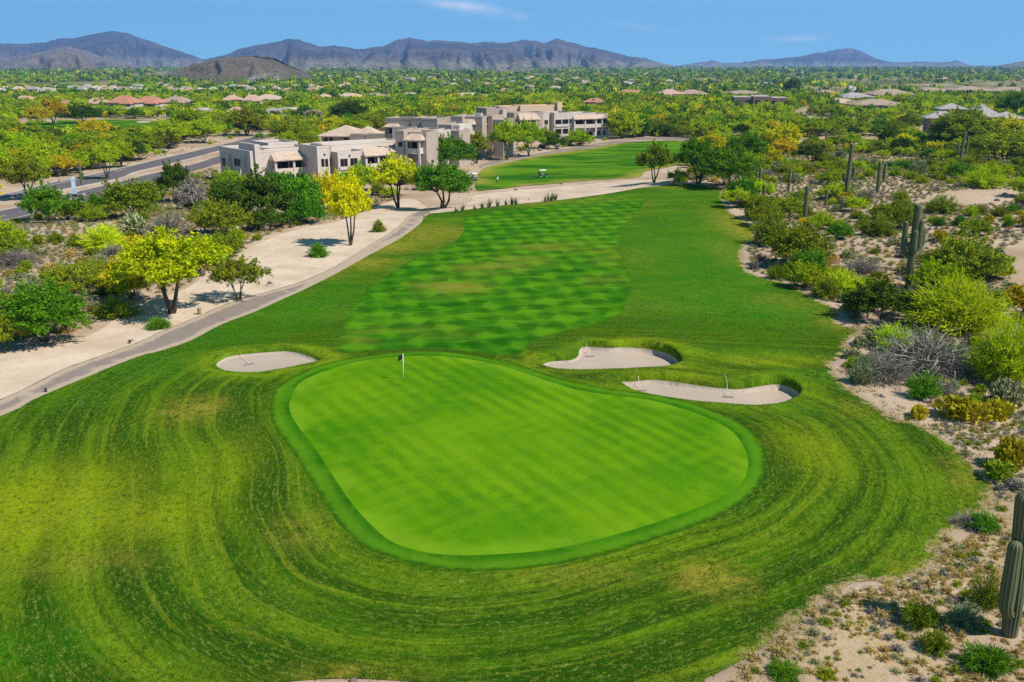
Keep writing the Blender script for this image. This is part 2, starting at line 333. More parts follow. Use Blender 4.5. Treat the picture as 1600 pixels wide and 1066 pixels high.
# ------------------------------------------------------------------ ground materials
def build_ground_mats():
    # desert soil: pale pinkish grit, straw patches, pebbles; far off mottled with low scrub
    m, nt, b = mat('desert_soil', .95, 0); k = NB(nt); p = k.pos()
    c = k.mix(k.step(k.noise(p, .09, 5), .35, .65), (.33, .235, .155), (.45, .335, .245))
    c = k.mix(k.m('MULTIPLY', k.step(k.noise(p, .6, 6, .65), .5, .72), .55), c, (.27, .19, .11))
    c = k.mix(k.m('MULTIPLY', k.attr('straw'), k.m('MULTIPLY', k.step(k.noise(p, 3.5, 8, .75), .42, .6), .8)), c, (.36, .265, .095))
    c = k.mix(k.m('MULTIPLY', k.step(k.noise(p, 9, 3, .7), .60, .68), .65), c, (.22, .16, .12))
    far = k.attr('far')
    scr = k.mix(k.step(k.noise(p, .02, 6, .65), .42, .6), (.10, .115, .03), (.30, .25, .15))
    scr = k.mix(k.step(k.noise(k.map(p, (1, .35, 1)), .006, 5, .6), .5, .66), scr, (.075, .095, .03))
    c = k.mix(far, c, scr)
    k.set(b.inputs['Base Color'], c); k.set(b.inputs['Normal'], k.bump(k.noise(p, 5, 6, .65), .5, .12)); M['soil'] = m
    # wash sand
    m, nt, b = mat('wash_sand', .95, 0); k = NB(nt); p = k.pos()
    c = k.mix(k.step(k.noise(p, .22, 6, .6), .3, .7), (.45, .34, .245), (.57, .455, .345))
    c = k.mix(k.m('MULTIPLY', k.step(k.noise(k.map(p, (1, .45, 1), .6), .9, 6, .7), .54, .72), .45), c, (.34, .245, .155))
    c = k.mix(k.m('MULTIPLY', k.step(k.noise(p, 5, 3), .62, .68), .6), c, (.24, .175, .125))
    c = k.mix(k.m('MULTIPLY', k.step(k.noise(p, .28, 6, .68), .52, .68), .5), c, (.38, .275, .18))
    k.set(b.inputs['Base Color'], c); k.set(b.inputs['Normal'], k.bump(k.noise(p, 3, 6, .65), .45, .1)); M['wash'] = m
    # bunker sand
    m, nt, b = mat('bunker_sand', .95, 0); k = NB(nt); p = k.pos()
    c = k.mix(k.noise(p, .7, 4), (.34, .27, .215), (.42, .34, .275))
    w = k.n('ShaderNodeTexWave', wave_type='BANDS'); w.inputs['Scale'].default_value = 2.2; w.inputs['Distortion'].default_value = 5; w.inputs['Detail Scale'].default_value = .4
    k.set(w.inputs['Vector'], k.map(p, rot=.5))
    c = k.mix(k.m('MULTIPLY', w.outputs[0], .16), c, (.29, .23, .18))
    k.set(b.inputs['Base Color'], c); k.set(b.inputs['Normal'], k.bump(k.m('ADD', k.noise(p, 4, 5), k.m('MULTIPLY', w.outputs[0], .35)), .35, .08)); M['bunker'] = m
    # putting green
    def stripes(k, p, rot, period, wob=.15, sharp=.18):
        q = k.sep(k.map(p, rot=rot))[0]
        q = k.m('ADD', k.m('MULTIPLY', q, 1 / period), k.m('MULTIPLY', k.noise(p, .35, 7, .68), wob))
        return k.step(k.m('SINE', k.m('MULTIPLY', q, 2 * math.pi)), -sharp * 3, sharp * 3)
    m, nt, b = mat('green_turf', .9, 0); k = NB(nt); p = k.pos()
    big = k.step(k.noise(p, .14, 5, .6), .35, .65)
    c = k.mix(big, (.058, .180, .003), (.112, .235, .004))
    st = stripes(k, p, R(-32), 1.25, .5)
    c = k.mix(k.m('MULTIPLY', st, k.m('MULTIPLY_ADD', k.step(k.noise(p, .11, 3), .35, .65), .45, .1)), c, (.030, .125, .003))
    c = k.mix(k.m('MULTIPLY', k.step(k.noise(p, 2.6, 5, .8), .60, .68), .45), c, (.16, .25, .02))
    c = k.mix(k.m('MULTIPLY', k.step(k.noise(p, 4.2, 3, .7), .64, .69), .4), c, (.02, .085, .003))
    st2 = stripes(k, p, R(48), 1.25, .5)
    c = k.mix(k.m('MULTIPLY', st2, k.m('MULTIPLY', k.step(k.noise(p, .09, 3), .45, .65), .28)), c, (.135, .27, .005))
    c = k.mix(k.m('MULTIPLY', k.step(k.noise(p, .9, 6, .7), .46, .70), .5), c, (.15, .25, .006))
    c = k.mix(k.m('MULTIPLY', k.step(k.noise(p, 6, 5, .75), .5, .75), .4), c, (.035, .11, .002))
    c = k.mix(k.m('MULTIPLY', k.step(k.noise(p, .45, 6, .7), .52, .68), .4), c, (.032, .13, .003))
    c = k.mix(k.m('MULTIPLY', k.step(k.attr('edge'), 1.6, .2), k.m('MULTIPLY', k.step(k.noise(p, .25, 3), .4, .6), .5)), c, (.16, .29, .012))
    k.set(b.inputs['Base Color'], c); k.set(b.inputs['Normal'], k.bump(k.noise(p, 14, 4, .7), .18, .04)); M['green'] = m
    # collar
    m, nt, b = mat('collar_turf', .9, 0); k = NB(nt); p = k.pos()
    c = k.mix(k.step(k.noise(p, .3, 6, .65), .35, .65), (.016, .095, .003), (.045, .160, .004))
    c = k.mix(k.m('MULTIPLY', k.step(k.attr('edge'), 1.1, .5), .5), c, (.095, .22, .008))
    c = k.mix(k.m('MULTIPLY', k.step(k.noise(p, 5, 6, .7), .5, .75), .4), c, (.02, .085, .003))
    c = k.mix(k.m('MULTIPLY', k.step(k.m('ADD', k.attr('edge'), k.m('MULTIPLY_ADD', k.noise(p, 2.2, 6, .7), .7, -.35)), .38, .0), .75), c, (.012, .05, .002))
    c = k.mix(k.m('MULTIPLY', k.step(k.noise(p, 1.1, 6, .72), .5, .66), .4), c, (.09, .19, .006))
    k.set(b.inputs['Base Color'], c); k.set(b.inputs['Normal'], k.bump(k.noise(p, 10, 5, .7), .4, .06)); M['collar'] = m
    # fairway: crossed mowing lines, dry patches
    m, nt, b = mat('fairway_turf', .9, 0); k = NB(nt); p = k.pos()
    c = k.mix(k.step(k.noise(k.map(p, (.5, 1, 1)), .12, 6, .6), .35, .65), (.026, .130, .004), (.060, .180, .005))
    s1 = stripes(k, p, R(24), 3.8, .9, .3); s2 = stripes(k, p, R(-50), 4.2, .9, .3)
    chk = k.m('ABSOLUTE', k.m('SUBTRACT', s1, s2))
    c = k.mix(k.m('MULTIPLY', chk, k.m('MULTIPLY_ADD', k.step(k.noise(k.map(p, (.4, 1, 1)), .3, 6, .7), .32, .62), .5, .3)), c, (.010, .068, .003))
    c = k.mix(k.m('MULTIPLY', k.m('MULTIPLY', s1, s2), .5), c, (.095, .25, .006))
    c = k.mix(k.m('MULTIPLY', k.step(k.noise(k.map(p, (.22, 1, 1)), .7, 8, .75), .48, .66), .6), c, (.010, .066, .003))
    c = k.mix(k.m('MULTIPLY', k.step(k.noise(k.map(p, (.4, 1, 1)), .8, 6, .7), .52, .72), .45), c, (.13, .26, .010))
    c = k.mix(k.m('MULTIPLY', k.attr('dry'), k.step(k.noise(k.map(p, (.4, 1, 1)), .35, 7, .7), .36, .6)), c, (.17, .17, .02))
    c = k.mix(k.m('MULTIPLY', k.step(k.m('ADD', k.attr('edge'), k.m('MULTIPLY_ADD', k.noise(p, .9, 6, .7), 1.6, -.8)), .6, 0), .4), c, (.03, .10, .004))
    k.set(b.inputs['Base Color'], c); k.set(b.inputs['Normal'], k.bump(k.noise(p, 6, 6, .7), .35, .1)); M['fairway'] = m
    # rough: mowing tracks that run round the green, olive and yellowed patches, clippings
    m, nt, b = mat('rough_turf', .95, 0); k = NB(nt); p = k.pos()
    a1 = k.attr('track'); lng = k.attr('along')
    def track(fa, fl, det, ro, off=0.0):
        q = k.n('ShaderNodeTexNoise', noise_dimensions='2D'); q.inputs['Detail'].default_value = det; q.inputs['Roughness'].default_value = ro; q.inputs['Scale'].default_value = 1
        cx = k.n('ShaderNodeCombineXYZ'); k.set(cx.inputs[0], k.m('MULTIPLY_ADD', a1, fa, off)); k.set(cx.inputs[1], k.m('MULTIPLY', lng, fl)); k.set(q.inputs['Vector'], cx.outputs[0]); return q.outputs[0]
    c = k.mix(k.step(k.noise(p, .14, 6, .62), .34, .64), (.040, .110, .004), (.085, .165, .005))
    band = track(.46, .03, 4, .58)                                  # broad passes of the mower
    tm = k.attr('tm')
    c = k.mix(k.m('MULTIPLY', k.m('MULTIPLY', k.step(band, .45, .56), .86), tm), c, (.015, .062, .003))
    c = k.mix(k.m('MULTIPLY', k.step(band, .47, .36), k.m('MULTIPLY', tm, k.m('MULTIPLY_ADD', k.attr('yel'), .4, .42))), c, (.135, .215, .006))
    line = track(1.7, .05, 3, .6, 40.0)                             # crisp wheel lines
    c = k.mix(k.m('MULTIPLY', k.m('MULTIPLY', k.step(line, .56, .64), .5), tm), c, (.016, .050, .003))
    c = k.mix(k.m('MULTIPLY', k.m('MULTIPLY', k.step(line, .40, .33), .38), tm), c, (.20, .255, .012))
    far_ = k.m('SUBTRACT', 1.0, tm); c = k.mix(k.m('MULTIPLY', far_, k.step(k.noise(k.map(p, (.3, 1, 1), .2), .22, 6, .65), .42, .6)), c, (.020, .105, .004))
    c = k.mix(k.m('MULTIPLY', far_, k.step(k.noise(k.map(p, (.3, 1, 1), .2), .4, 6, .7), .54, .7)), c, (.15, .21, .010))
    c = k.mix(k.m('MULTIPLY', k.attr('yel'), k.m('MULTIPLY_ADD', k.noise(p, .8, 6, .7), 1.2, .35)), c, (.255, .30, .006))
    c = k.mix(k.m('MULTIPLY', k.attr('dry'), k.step(k.noise(p, 1.1, 7, .72), .34, .58)), c, (.30, .235, .03))
    c = k.mix(k.m('MULTIPLY', k.attr('lush'), .85), c, (.026, .150, .005))
    g1 = k.noise(k.map(p, (1, .8, 1)), 3.2, 6, .72); g2 = track(5.5, 2.4, 5, .72, 9.0)
    c = k.mix(k.m('MULTIPLY', k.step(g1, .50, .66), .62), c, (.014, .045, .002))
    c = k.mix(k.m('MULTIPLY', k.step(g2, .50, .34), .5), c, (.19, .23, .02))
    clip_ = k.m('MULTIPLY', k.step(k.noise(p, 5, 4, .75), .58, .66), k.m('MAXIMUM', k.step(band, .46, .6), k.step(k.noise(p, .2, 3), .5, .62)))
    c = k.mix(k.m('MULTIPLY', clip_, .5), c, (.32, .32, .10))
    c = k.mix(k.m('MULTIPLY', k.step(k.noise(p, 11, 3, .75), .53, .66), .55), c, (.012, .036, .002))
    c = k.mix(k.m('MULTIPLY', k.attr('lip'), k.step(k.noise(p, .9, 5, .7), .3, .62)), c, (.16, .24, .008))
    ed = k.m('ADD', k.attr('edge'), k.m('MULTIPLY_ADD', k.noise(p, 1.0, 7, .75), 3.6, -1.75))
    c = k.mix(k.m('MULTIPLY', k.step(ed, .5, .1), k.attr('wornedge')), c, (.34, .25, .12))
    k.set(b.inputs['Base Color'], c)
    k.set(b.inputs['Normal'], k.bump(k.m('ADD', k.m('MULTIPLY', g1, .9), k.m('ADD', k.m('MULTIPLY', band, .7), k.m('MULTIPLY', g2, .5))), .8, .14)); M['rough'] = m
    # cart path concrete
    m, nt, b = mat('path_concrete', .9, .2); k = NB(nt); p = k.pos()
    c = k.mix(k.noise(p, .35, 6, .6), (.185, .145, .12), (.26, .208, .172))
    c = k.mix(k.m('MULTIPLY', k.step(k.noise(p, 3, 6, .7), .5, .75), .35), c, (.13, .105, .092))
    jt = k.m('FRACT', k.m('MULTIPLY', k.attr('along'), 1 / 3.0)); c = k.mix(k.m('MULTIPLY', k.m('LESS_THAN', jt, .02), .6), c, (.12, .1, .09))
    c = k.mix(k.m('MULTIPLY', k.step(k.m('ADD', k.attr('edge'), k.m('MULTIPLY', k.noise(p, .9, 7, .72), -1.5)), .12, -.35), .75), c, (.42, .32, .225))
    k.set(b.inputs['Base Color'], c); M['path'] = m
    # asphalt
    m, nt, b = mat('asphalt', .9, .2); k = NB(nt); p = k.pos()
    c = k.mix(k.noise(p, .25, 6, .6), (.085, .072, .075), (.125, .108, .11)); c = k.mix(k.m('MULTIPLY', k.noise(p, 6, 4), .3), c, (.16, .14, .14))
    k.set(b.inputs['Base Color'], c); M['asphalt'] = m
    # far lawn (tee)
    m, nt, b = mat('tee_turf', .9, 0); k = NB(nt); p = k.pos()
    c = k.mix(k.step(k.noise(k.map(p, (.35, 1, 1), .25), .16, 5, .6), .38, .62), (.022, .10, .005), (.09, .19, .008))
    c = k.mix(k.m('MULTIPLY', k.step(k.attr('edge'), 5.5, .5), k.step(k.noise(p, .12, 4), .3, .6)), c, (.24, .22, .035))
    k.set(b.inputs['Base Color'], c); k.set(b.inputs['Normal'], k.bump(k.noise(p, 3, 5), .3, .1)); M['tee'] = m
build_ground_mats()
M['kerb'] = plain('kerb_concrete', (.42, .36, .32), .9, .15, 2)
M['lane_paint'] = plain('lane_paint', (.75, .73, .7), .8, .1, 4)

# ------------------------------------------------------------------ terrain sheet
def axis(lo, hi, step, out, grow=1.07):
    a = list(np.arange(lo, hi + 1e-6, step)); d = step; x = a[-1]; up = []
    while x < out: d *= grow; x += d; up.append(x)
    return a, up
def build_ground():
    a, up = axis(-80, 80, .8, 16500); dn = [-q for q in up]; X = np.array(dn[::-1] + a + up)
    a, up = axis(8, 200, .8, 16500); Y = np.array([-3000, -800, -250, -90, -40, -15, -4, 3] + a + up)
    gx, gy = np.meshgrid(X, Y); x = gx.ravel(); y = gy.ravel(); z = Zb(x, y)
    dd = np.hypot(x, y); z = z + (fbm(x / 420, y / 420, 9, 4) - .5) * 9 * S((dd - 360) / 1000) - 2 * S((dd - 360) / 1000)
    nr = (np.abs(x) < 95) & (y > 6) & (y < 205); u = np.full(x.shape, -99.)
    for p in (ROUGH, PATH, WASH): u[nr] = np.maximum(u[nr], sdf(p, x[nr], y[nr]))
    z = z - 1.3 * S((u - .3) / 1.2)
    for p in (WASH2, TEE, TPATH): z[nr] -= .12 * S((sdf(p, x[nr], y[nr]) - .4) / .8)
    ny, nx = gx.shape; i = np.arange(ny - 1)[:, None] * nx + np.arange(nx - 1)[None]
    Fq = np.stack([i, i + 1, i + nx + 1, i + nx], -1).reshape(-1, 4)
    mb = MB().add(np.stack([x, y, z], 1), Fq)
    me = mb.data('desert_ground', M['soil'], True)
    at = me.attributes.new('far', 'FLOAT', 'POINT'); at.data.foreach_set('value', (S((dd - 240) / 650) * .95).astype(np.float32))
    st = np.zeros(x.shape); k = nr
    for (px, py, r, w) in ((1370, 1000, 3.2, 1.), (1450, 960, 2.5, .9), (1500, 900, 2.2, 1.), (1530, 800, 3, .8), (1330, 1040, 2.5, .9), (1310, 960, 1.6, .8), (1480, 1060, 2, .6), (1560, 870, 2, .9)):
        q = P(px, py); st = np.maximum(st, w * np.exp(-((x - q[0]) ** 2 + (y - q[1]) ** 2) / r ** 2))
    at = me.attributes.new('straw', 'FLOAT', 'POINT'); at.data.foreach_set('value', st.astype(np.float32))
    tag(link('desert_ground', me), 'pale pinkish desert soil spreading to the foot of the mountains', None, None, 'structure')
    # ground height beyond 260 m differs from Zb by gentle swells
def Zfar(x, y):
    dd = np.hypot(x, y)
    return Zb(x, y) + (fbm(x / 420, y / 420, 9, 4) - .5) * 9 * S((dd - 360) / 1000) - 2 * S((dd - 360) / 1000)
build_ground()

# ------------------------------------------------------------------ the course: one triangulation, cut into its surfaces
def build_course():
    polys = [ROUGH, PATH, WASH, FAIRWAY, COLLAR, GREEN] + BUNK
    rng = np.random.default_rng(3)
    pts = []
    def fill(lo, hi, step, test):
        gx, gy = np.meshgrid(np.arange(lo[0], hi[0], step), np.arange(lo[1], hi[1], step)); x = gx.ravel(); y = gy.ravel()
        x = x + rng.uniform(-.3, .3, x.shape) * step; y = y + rng.uniform(-.3, .3, y.shape) * step
        k = test(x, y); return np.stack([x[k], y[k]], 1)
    bd = lambda x, y: np.max([sdf(b, x, y) for b in BUNK], 0)
    allin = lambda x, y: (np.max([sdf(p, x, y) for p in (ROUGH, PATH, WASH)], 0) > .25)
    edge = lambda x, y: np.min([dist(p, x, y) for p in polys], 0)
    pts.append(fill((-78, 12), (48, 90), .85, lambda x, y: allin(x, y) & (bd(x, y) < -1.5) & (edge(x, y) > .3)))
    pts.append(fill((-85, 90), (50, 195), 1.5, lambda x, y: allin(x, y) & (bd(x, y) < -1.5) & (edge(x, y) > .4)))
    pts.append(fill((-28, 50), (26, 78), .25, lambda x, y: (bd(x, y) >= -1.5) & (edge(x, y) > .09) & (np.abs(bd(x, y)) >= .5) & (bd(x, y) < 1.4)))
    pts.append(fill((-28, 50), (26, 78), .12, lambda x, y: (np.abs(bd(x, y)) < .5) & (edge(x, y) > .05)))
    pts.append(fill((-28, 50), (26, 78), .6, lambda x, y: (bd(x, y) >= 1.4)))
    pin = np.concatenate(pts); V = [Vector(q) for q in pin]; E = []
    for p in polys:
        o = len(V); V += [Vector(q) for q in p]; m = len(p); E += [(o + i, o + (i + 1) % m) for i in range(m)]
    v2, e2, f2, *_ = geometry.delaunay_2d_cdt(V, E, [], 0, 1e-4)
    v = np.array([(q[0], q[1]) for q in v2]); f = np.array([q for q in f2 if len(q) == 3])
    c = v[f].mean(1); x, y = c[:, 0], c[:, 1]
    reg = np.full(len(f), -1)
    for i, p in ((0, ROUGH), (2, WASH), (1, PATH), (3, FAIRWAY), (4, COLLAR), (5, GREEN), (6, BUNK[0]), (7, BUNK[1]), (8, BUNK[2])): reg[inside(p, x, y)] = i
    vx, vy = v[:, 0], v[:, 1]
    vz = Z(vx, vy) + .03
    t = v[f]; flip = ((t[:, 1, 0] - t[:, 0, 0]) * (t[:, 2, 1] - t[:, 0, 1]) - (t[:, 1, 1] - t[:, 0, 1]) * (t[:, 2, 0] - t[:, 0, 0])) < 0
    f[flip] = f[flip][:, ::-1]
    info = [('rough_grass', M['rough'], 'mown rough with curved mowing tracks round the putting green', ROUGH), ('cart_path', M['path'], 'grey concrete cart path curving along the edge of the grass', PATH),
            ('sandy_wash', M['wash'], 'pale dry sand between the cart path and the desert trees', WASH), ('fairway', M['fairway'], 'darker striped fairway leading away behind the green', FAIRWAY),
            ('green_collar', M['collar'], 'dark mown collar ringing the putting green', COLLAR), ('putting_green', M['green'], 'bright smooth pear-shaped putting green with a flagstick', GREEN),
            ('sand_bunker', M['bunker'], 'small oval sand bunker beside the cart path side of the green', BUNK[0]), ('sand_bunker', M['bunker'], 'upper sand bunker with a notched bay behind the green', BUNK[1]), ('sand_bunker', M['bunker'], 'long narrow sand bunker with two rakes next to the green', BUNK[2])]
    dg = -sdf(COLLAR, vx, vy)
    cx, cy = GREEN.mean(0); ang = np.arctan2(vx - cx, -(vy - cy))
    def bumps(lst):
        s = np.zeros(len(v))
        for (px, py, rx, ry, w) in lst:
            q = P(px, py); k = mpp(q); a = rx * k; e = ry * np.hypot(*(P(px, py - 5)[:2] - P(px, py + 5)[:2])) / 10
            s = np.maximum(s, w * np.exp(-(((vx - q[0]) / a) ** 2 + ((vy - q[1]) / e) ** 2) ** 1.5))
        return s
    dryR = bumps([(300, 640, 55, 22, .75), (1110, 905, 62, 26, .95), (600, 385, 60, 14, .8), (560, 412, 60, 10, .8), (670, 365, 60, 18, .65), (480, 432, 60, 8, .7), (1150, 355, 36, 28, .95), (1135, 395, 30, 22, .8), (1040, 290, 30, 6, .6), (540, 1056, 120, 12, .8), (860, 317, 120, 4, .5), (1200, 470, 50, 10, .5), (1230, 480, 50, 20, .4), (1300, 500, 40, 18, .7), (1045, 574, 26, 6, .8), (830, 565, 12, 12, .5), (1330, 640, 30, 14, .4), (900, 900, 120, 16, .4), (130, 880, 120, 20, .4), (470, 830, 60, 30, .35), (1530, 760, 40, 40, .55), (1420, 890, 40, 16, .6), (1060, 480, 80, 8, .35), (1000, 400, 40, 14, .35)])
    yel = bumps([(60, 790, 160, 75, .72), (200, 810, 140, 40, .6), (340, 740, 60, 70, .35), (1270, 700, 60, 40, .45), (1050, 600, 60, 12, .5), (1200, 560, 90, 14, .5), (420, 560, 120, 8, .4), (1000, 540, 90, 8, .5)])
    lush = bumps([(1090, 400, 90, 40, .55), (1180, 490, 110, 24, .9), (1090, 450, 120, 50, .85), (1075, 395, 130, 60, .8), (1080, 350, 70, 30, .6), (470, 490, 70, 40, .8), (360, 520, 100, 34, .8), (250, 570, 100, 34, .6), (520, 460, 40, 30, .7), (120, 620, 90, 20, .4), (40, 1010, 130, 40, .5), (1180, 548, 100, 12, .6), (880, 545, 60, 20, .4), (470, 525, 60, 30, .3), (380, 470, 60, 20, .4), (1060, 310, 50, 14, .4), (400, 560, 110, 30, .3), (1260, 590, 60, 12, .8), (1240, 640, 40, 10, .6)])
    dryF = bumps([(810, 408, 55, 9, .9), (860, 385, 60, 8, .7), (700, 450, 60, 14, .9), (760, 420, 60, 10, .7), (960, 400, 40, 16, .6), (945, 440, 30, 10, .6), (1000, 345, 30, 12, .4), (570, 525, 40, 14, .5), (650, 385, 50, 12, .6), (900, 310, 80, 6, .6), (680, 520, 70, 10, .4)])
    # long-run coordinate along mowing tracks: rings round the green, straight runs up the fairway sides
    track = dg + .5 * np.sin(ang * 3) + .9 * (fbm(vx / 7, vy / 7, 31, 2) - .5)
    along = ang * (dg + 9)
    farr = S((vy - 68) / 11); track = track * (1 - farr) + (vy + .35 * vx + 5 * (fbm(vx / 14, vy / 14, 33, 2) - .5)) * .8 * farr
    lipa = np.zeros(len(v))
    for w_, b_ in zip((.9, .5, .5), BUNK): dB = -sdf(b_, vx, vy); lipa = np.maximum(lipa, w_ * np.exp(-((dB - .9) / .8) ** 2))
    worn = S((vx - 6) / 8) + S((28.6 - vy) / 3)
    for r, (nm, m_, lab, p) in enumerate(info):
        ff = f[reg == r]; ids, inv = np.unique(ff, return_inverse=True)
        mb = MB().add(np.stack([vx[ids], vy[ids], vz[ids]], 1), inv.reshape(-1, 3))
        me = mb.data(nm, m_, True)
        def att(n, a):
            q = me.attributes.new(n, 'FLOAT', 'POINT'); q.data.foreach_set('value', np.ascontiguousarray(a[ids]).astype(np.float32))
        e = np.full(len(v), 0.); e[ids] = dist(p, vx[ids], vy[ids]); att('edge', e)
        att('dry', dryF if nm == 'fairway' else dryR); att('tm', 1 - .85 * farr); att('yel', yel); att('lush', lush); att('lip', lipa); att('ring', dg); att('track', track); att('wornedge', np.clip(worn, 0, 1))
        if nm == 'cart_path': along = vx * .8 + vy * .6
        att('along', ang * (dg + 9) if nm != 'cart_path' else along)
        tag(link(nm, me), lab, None, None, 'structure')
build_course()

def sheet(name, poly, m_, lab, off=.05, step=2.0, along=None):
    """a thin sheet laid on the ground inside an outline"""
    lo, hi = poly.min(0), poly.max(0); gx, gy = np.meshgrid(np.arange(lo[0], hi[0], step), np.arange(lo[1], hi[1], step)); x = gx.ravel(); y = gy.ravel()
    k = sdf(poly, x, y) > step * .4; pts = np.stack([x[k], y[k]], 1)
    V = [Vector(q) for q in pts]; o = len(V); V += [Vector(q) for q in poly]; m = len(poly); E = [(o + i, o + (i + 1) % m) for i in range(m)]
    v2, e2, f2, *_ = geometry.delaunay_2d_cdt(V, E, [], 0, 1e-4)
    v = np.array([(q[0], q[1]) for q in v2]); f = np.array([q for q in f2 if len(q) == 3]); c = v[f].mean(1); f = f[inside(poly, c[:, 0], c[:, 1])]
    t = v[f]; fl = ((t[:, 1, 0] - t[:, 0, 0]) * (t[:, 2, 1] - t[:, 0, 1]) - (t[:, 1, 1] - t[:, 0, 1]) * (t[:, 2, 0] - t[:, 0, 0])) < 0; f[fl] = f[fl][:, ::-1]
    mb = MB().add(np.stack([v[:, 0], v[:, 1], Zfar(v[:, 0], v[:, 1]) + off], 1), f); me = mb.data(name, m_, True)
    q = me.attributes.new('edge', 'FLOAT', 'POINT'); q.data.foreach_set('value', dist(poly, v[:, 0], v[:, 1]).astype(np.float32))
    q = me.attributes.new('along', 'FLOAT', 'POINT'); q.data.foreach_set('value', (v[:, 0] * .95 + v[:, 1] * .3).astype(np.float32))
    return tag(link(name, me), lab, None, None, 'structure')
sheet('sandy_wash', WASH2, M['wash'], 'pale sandy wash crossing between the fairway and the tee lawn', .05, 1.5)
sheet('tee_lawn', TEE, M['tee'], 'striped green tee lawn below the apartments', .09, 1.5)
sheet('tee_path', TPATH, M['path'], 'pale path edging the tee lawn below the apartments', .07, 2)
sheet('road', ROAD1, M['asphalt'], 'near carriageway of the divided road', .10, 3)
sheet('road', ROAD2, M['asphalt'], 'far carriageway of the divided road', .10, 3)
sheet('distant_lawn', FARGOLF, M['tee'], 'strip of green golf turf beyond the road', .35, 5)
for pp in ([(213,192),(222,190.5),(236,191),(232,193.5),(218,194)], [(70,190.5),(80,189),(90,190.5),(80,192.5)], [(250,195),(260,193.5),(268,195),(258,197)]):
    sheet('sand_bunker', gpoly(pp, 4), M['bunker'], 'tiny pale bunker on the golf turf beyond the road', .5, 4)
def ribbon(name, px, w, m_, lab, off=.13, h=0.0, dash=None):
    """painted line (h = 0) or kerb (a real step) along a pixel-traced run on the ground"""
    c = np.array([P(*q)[:2] for q in smooth(px, 6, False)])
    s = np.concatenate([[0], np.cumsum(np.hypot(*np.diff(c, axis=0).T))]); t = np.arange(0, s[-1], 1.0); c = np.stack([np.interp(t, s, c[:, 0]), np.interp(t, s, c[:, 1])], 1)
    d = np.gradient(c, axis=0); d /= np.hypot(d[:, 0], d[:, 1])[:, None]; n = np.stack([-d[:, 1], d[:, 0]], 1) * w / 2
    z = Zfar(c[:, 0], c[:, 1]) + off; mb = MB()
    for i in range(len(c) - 1):
        if dash and (t[i] % dash[1]) > dash[0]: continue
        a, b = i, i + 1
        q = [(*(c[a] - n[a]), z[a]), (*(c[b] - n[b]), z[b]), (*(c[b] + n[b]), z[b]), (*(c[a] + n[a]), z[a])]
        if h: 
            lo = np.array(q) - (0, 0, .1); hi = np.array(q) + (0, 0, h)
            mb.add(np.concatenate([lo, hi]), [(4, 5, 6, 7), (0, 1, 5, 4), (2, 3, 7, 6)])
        else: mb.poly(q)
    return tag(mb.build(name, m_), lab, None, None, 'structure')
ribbon('lane_marking', [(-100,368),(0,347),(41,338),(125,316.5),(166,305.5),(200,295)], .16, M['lane_paint'], 'white edge line of the near carriageway', .14)
ribbon('lane_marking', [(-100,358),(0,340),(41,330),(125,309),(181,294),(240,279)], .14, M['lane_paint'], 'white dashes along the near carriageway', .14, 0, (3, 12))
ribbon('lane_marking', [(-100,334),(0,309.5),(77,291),(132,279.5),(200,264)], .16, M['lane_paint'], 'white edge line of the far carriageway', .14)
ribbon('kerb', [(-200,342),(0,306.2),(77,287.2),(132,276.2),(200,261.2),(260,246.7),(342,227.7),(400,213.2),(426,208.2)], .3, M['kerb'], 'pale kerb along the far carriageway', .1, .14)
ribbon('kerb', [(-200,357),(0,313.5),(41,306.5),(106,296.3),(185,280.5),(210,270.5),(265,257.5),(345,236.5)], .3, M['kerb'], 'pale kerb on the far side of the median', .1, .14)
ribbon('kerb', [(-200,364),(0,330.5),(41,320),(125,299),(181,286),(230,273.5),(300,257.5)], .3, M['kerb'], 'pale kerb on the near side of the median', .1, .14)

# ------------------------------------------------------------------ mountains
def mtn_mat(name, c0, c1, c2, scale=.0011, low=None):
    m, nt, b = mat(name, .95, .0); k = NB(nt); p = k.pos()
    c = k.mix(k.step(k.noise(p, scale, 8, .65), .38, .62), c0, c1)
    c = k.mix(k.step(k.noise(p, scale * 6, 8, .7), .46, .64), c, c2)
    if low:   # scrub and pale soil on the aprons at the mountain foot
        q = k.map(p, (1, .5, 1)); s_ = k.mix(k.step(k.noise(q, .014, 7, .75), .44, .58), low[0], low[1]); s_ = k.mix(k.step(k.noise(q, .02, 6, .75), .58, .68), s_, low[2])
        c = k.mix(k.m('MULTIPLY', k.step(k.m('ADD', k.attr('low'), k.m('MULTIPLY_ADD', k.noise(p, scale * 4, 6, .7), .5, -.25)), .15, .75), 1.0), c, s_)
    c = k.mix(k.m('MULTIPLY', k.attr('scar'), k.step(k.noise(p, scale * 9, 5, .7), .42, .54)), c, (.62, .56, .5))
    k.set(b.inputs['Base Color'], c); k.set(b.inputs['Normal'], k.bump(k.noise(p, scale * 7, 9, .72), .9, 60)); return m
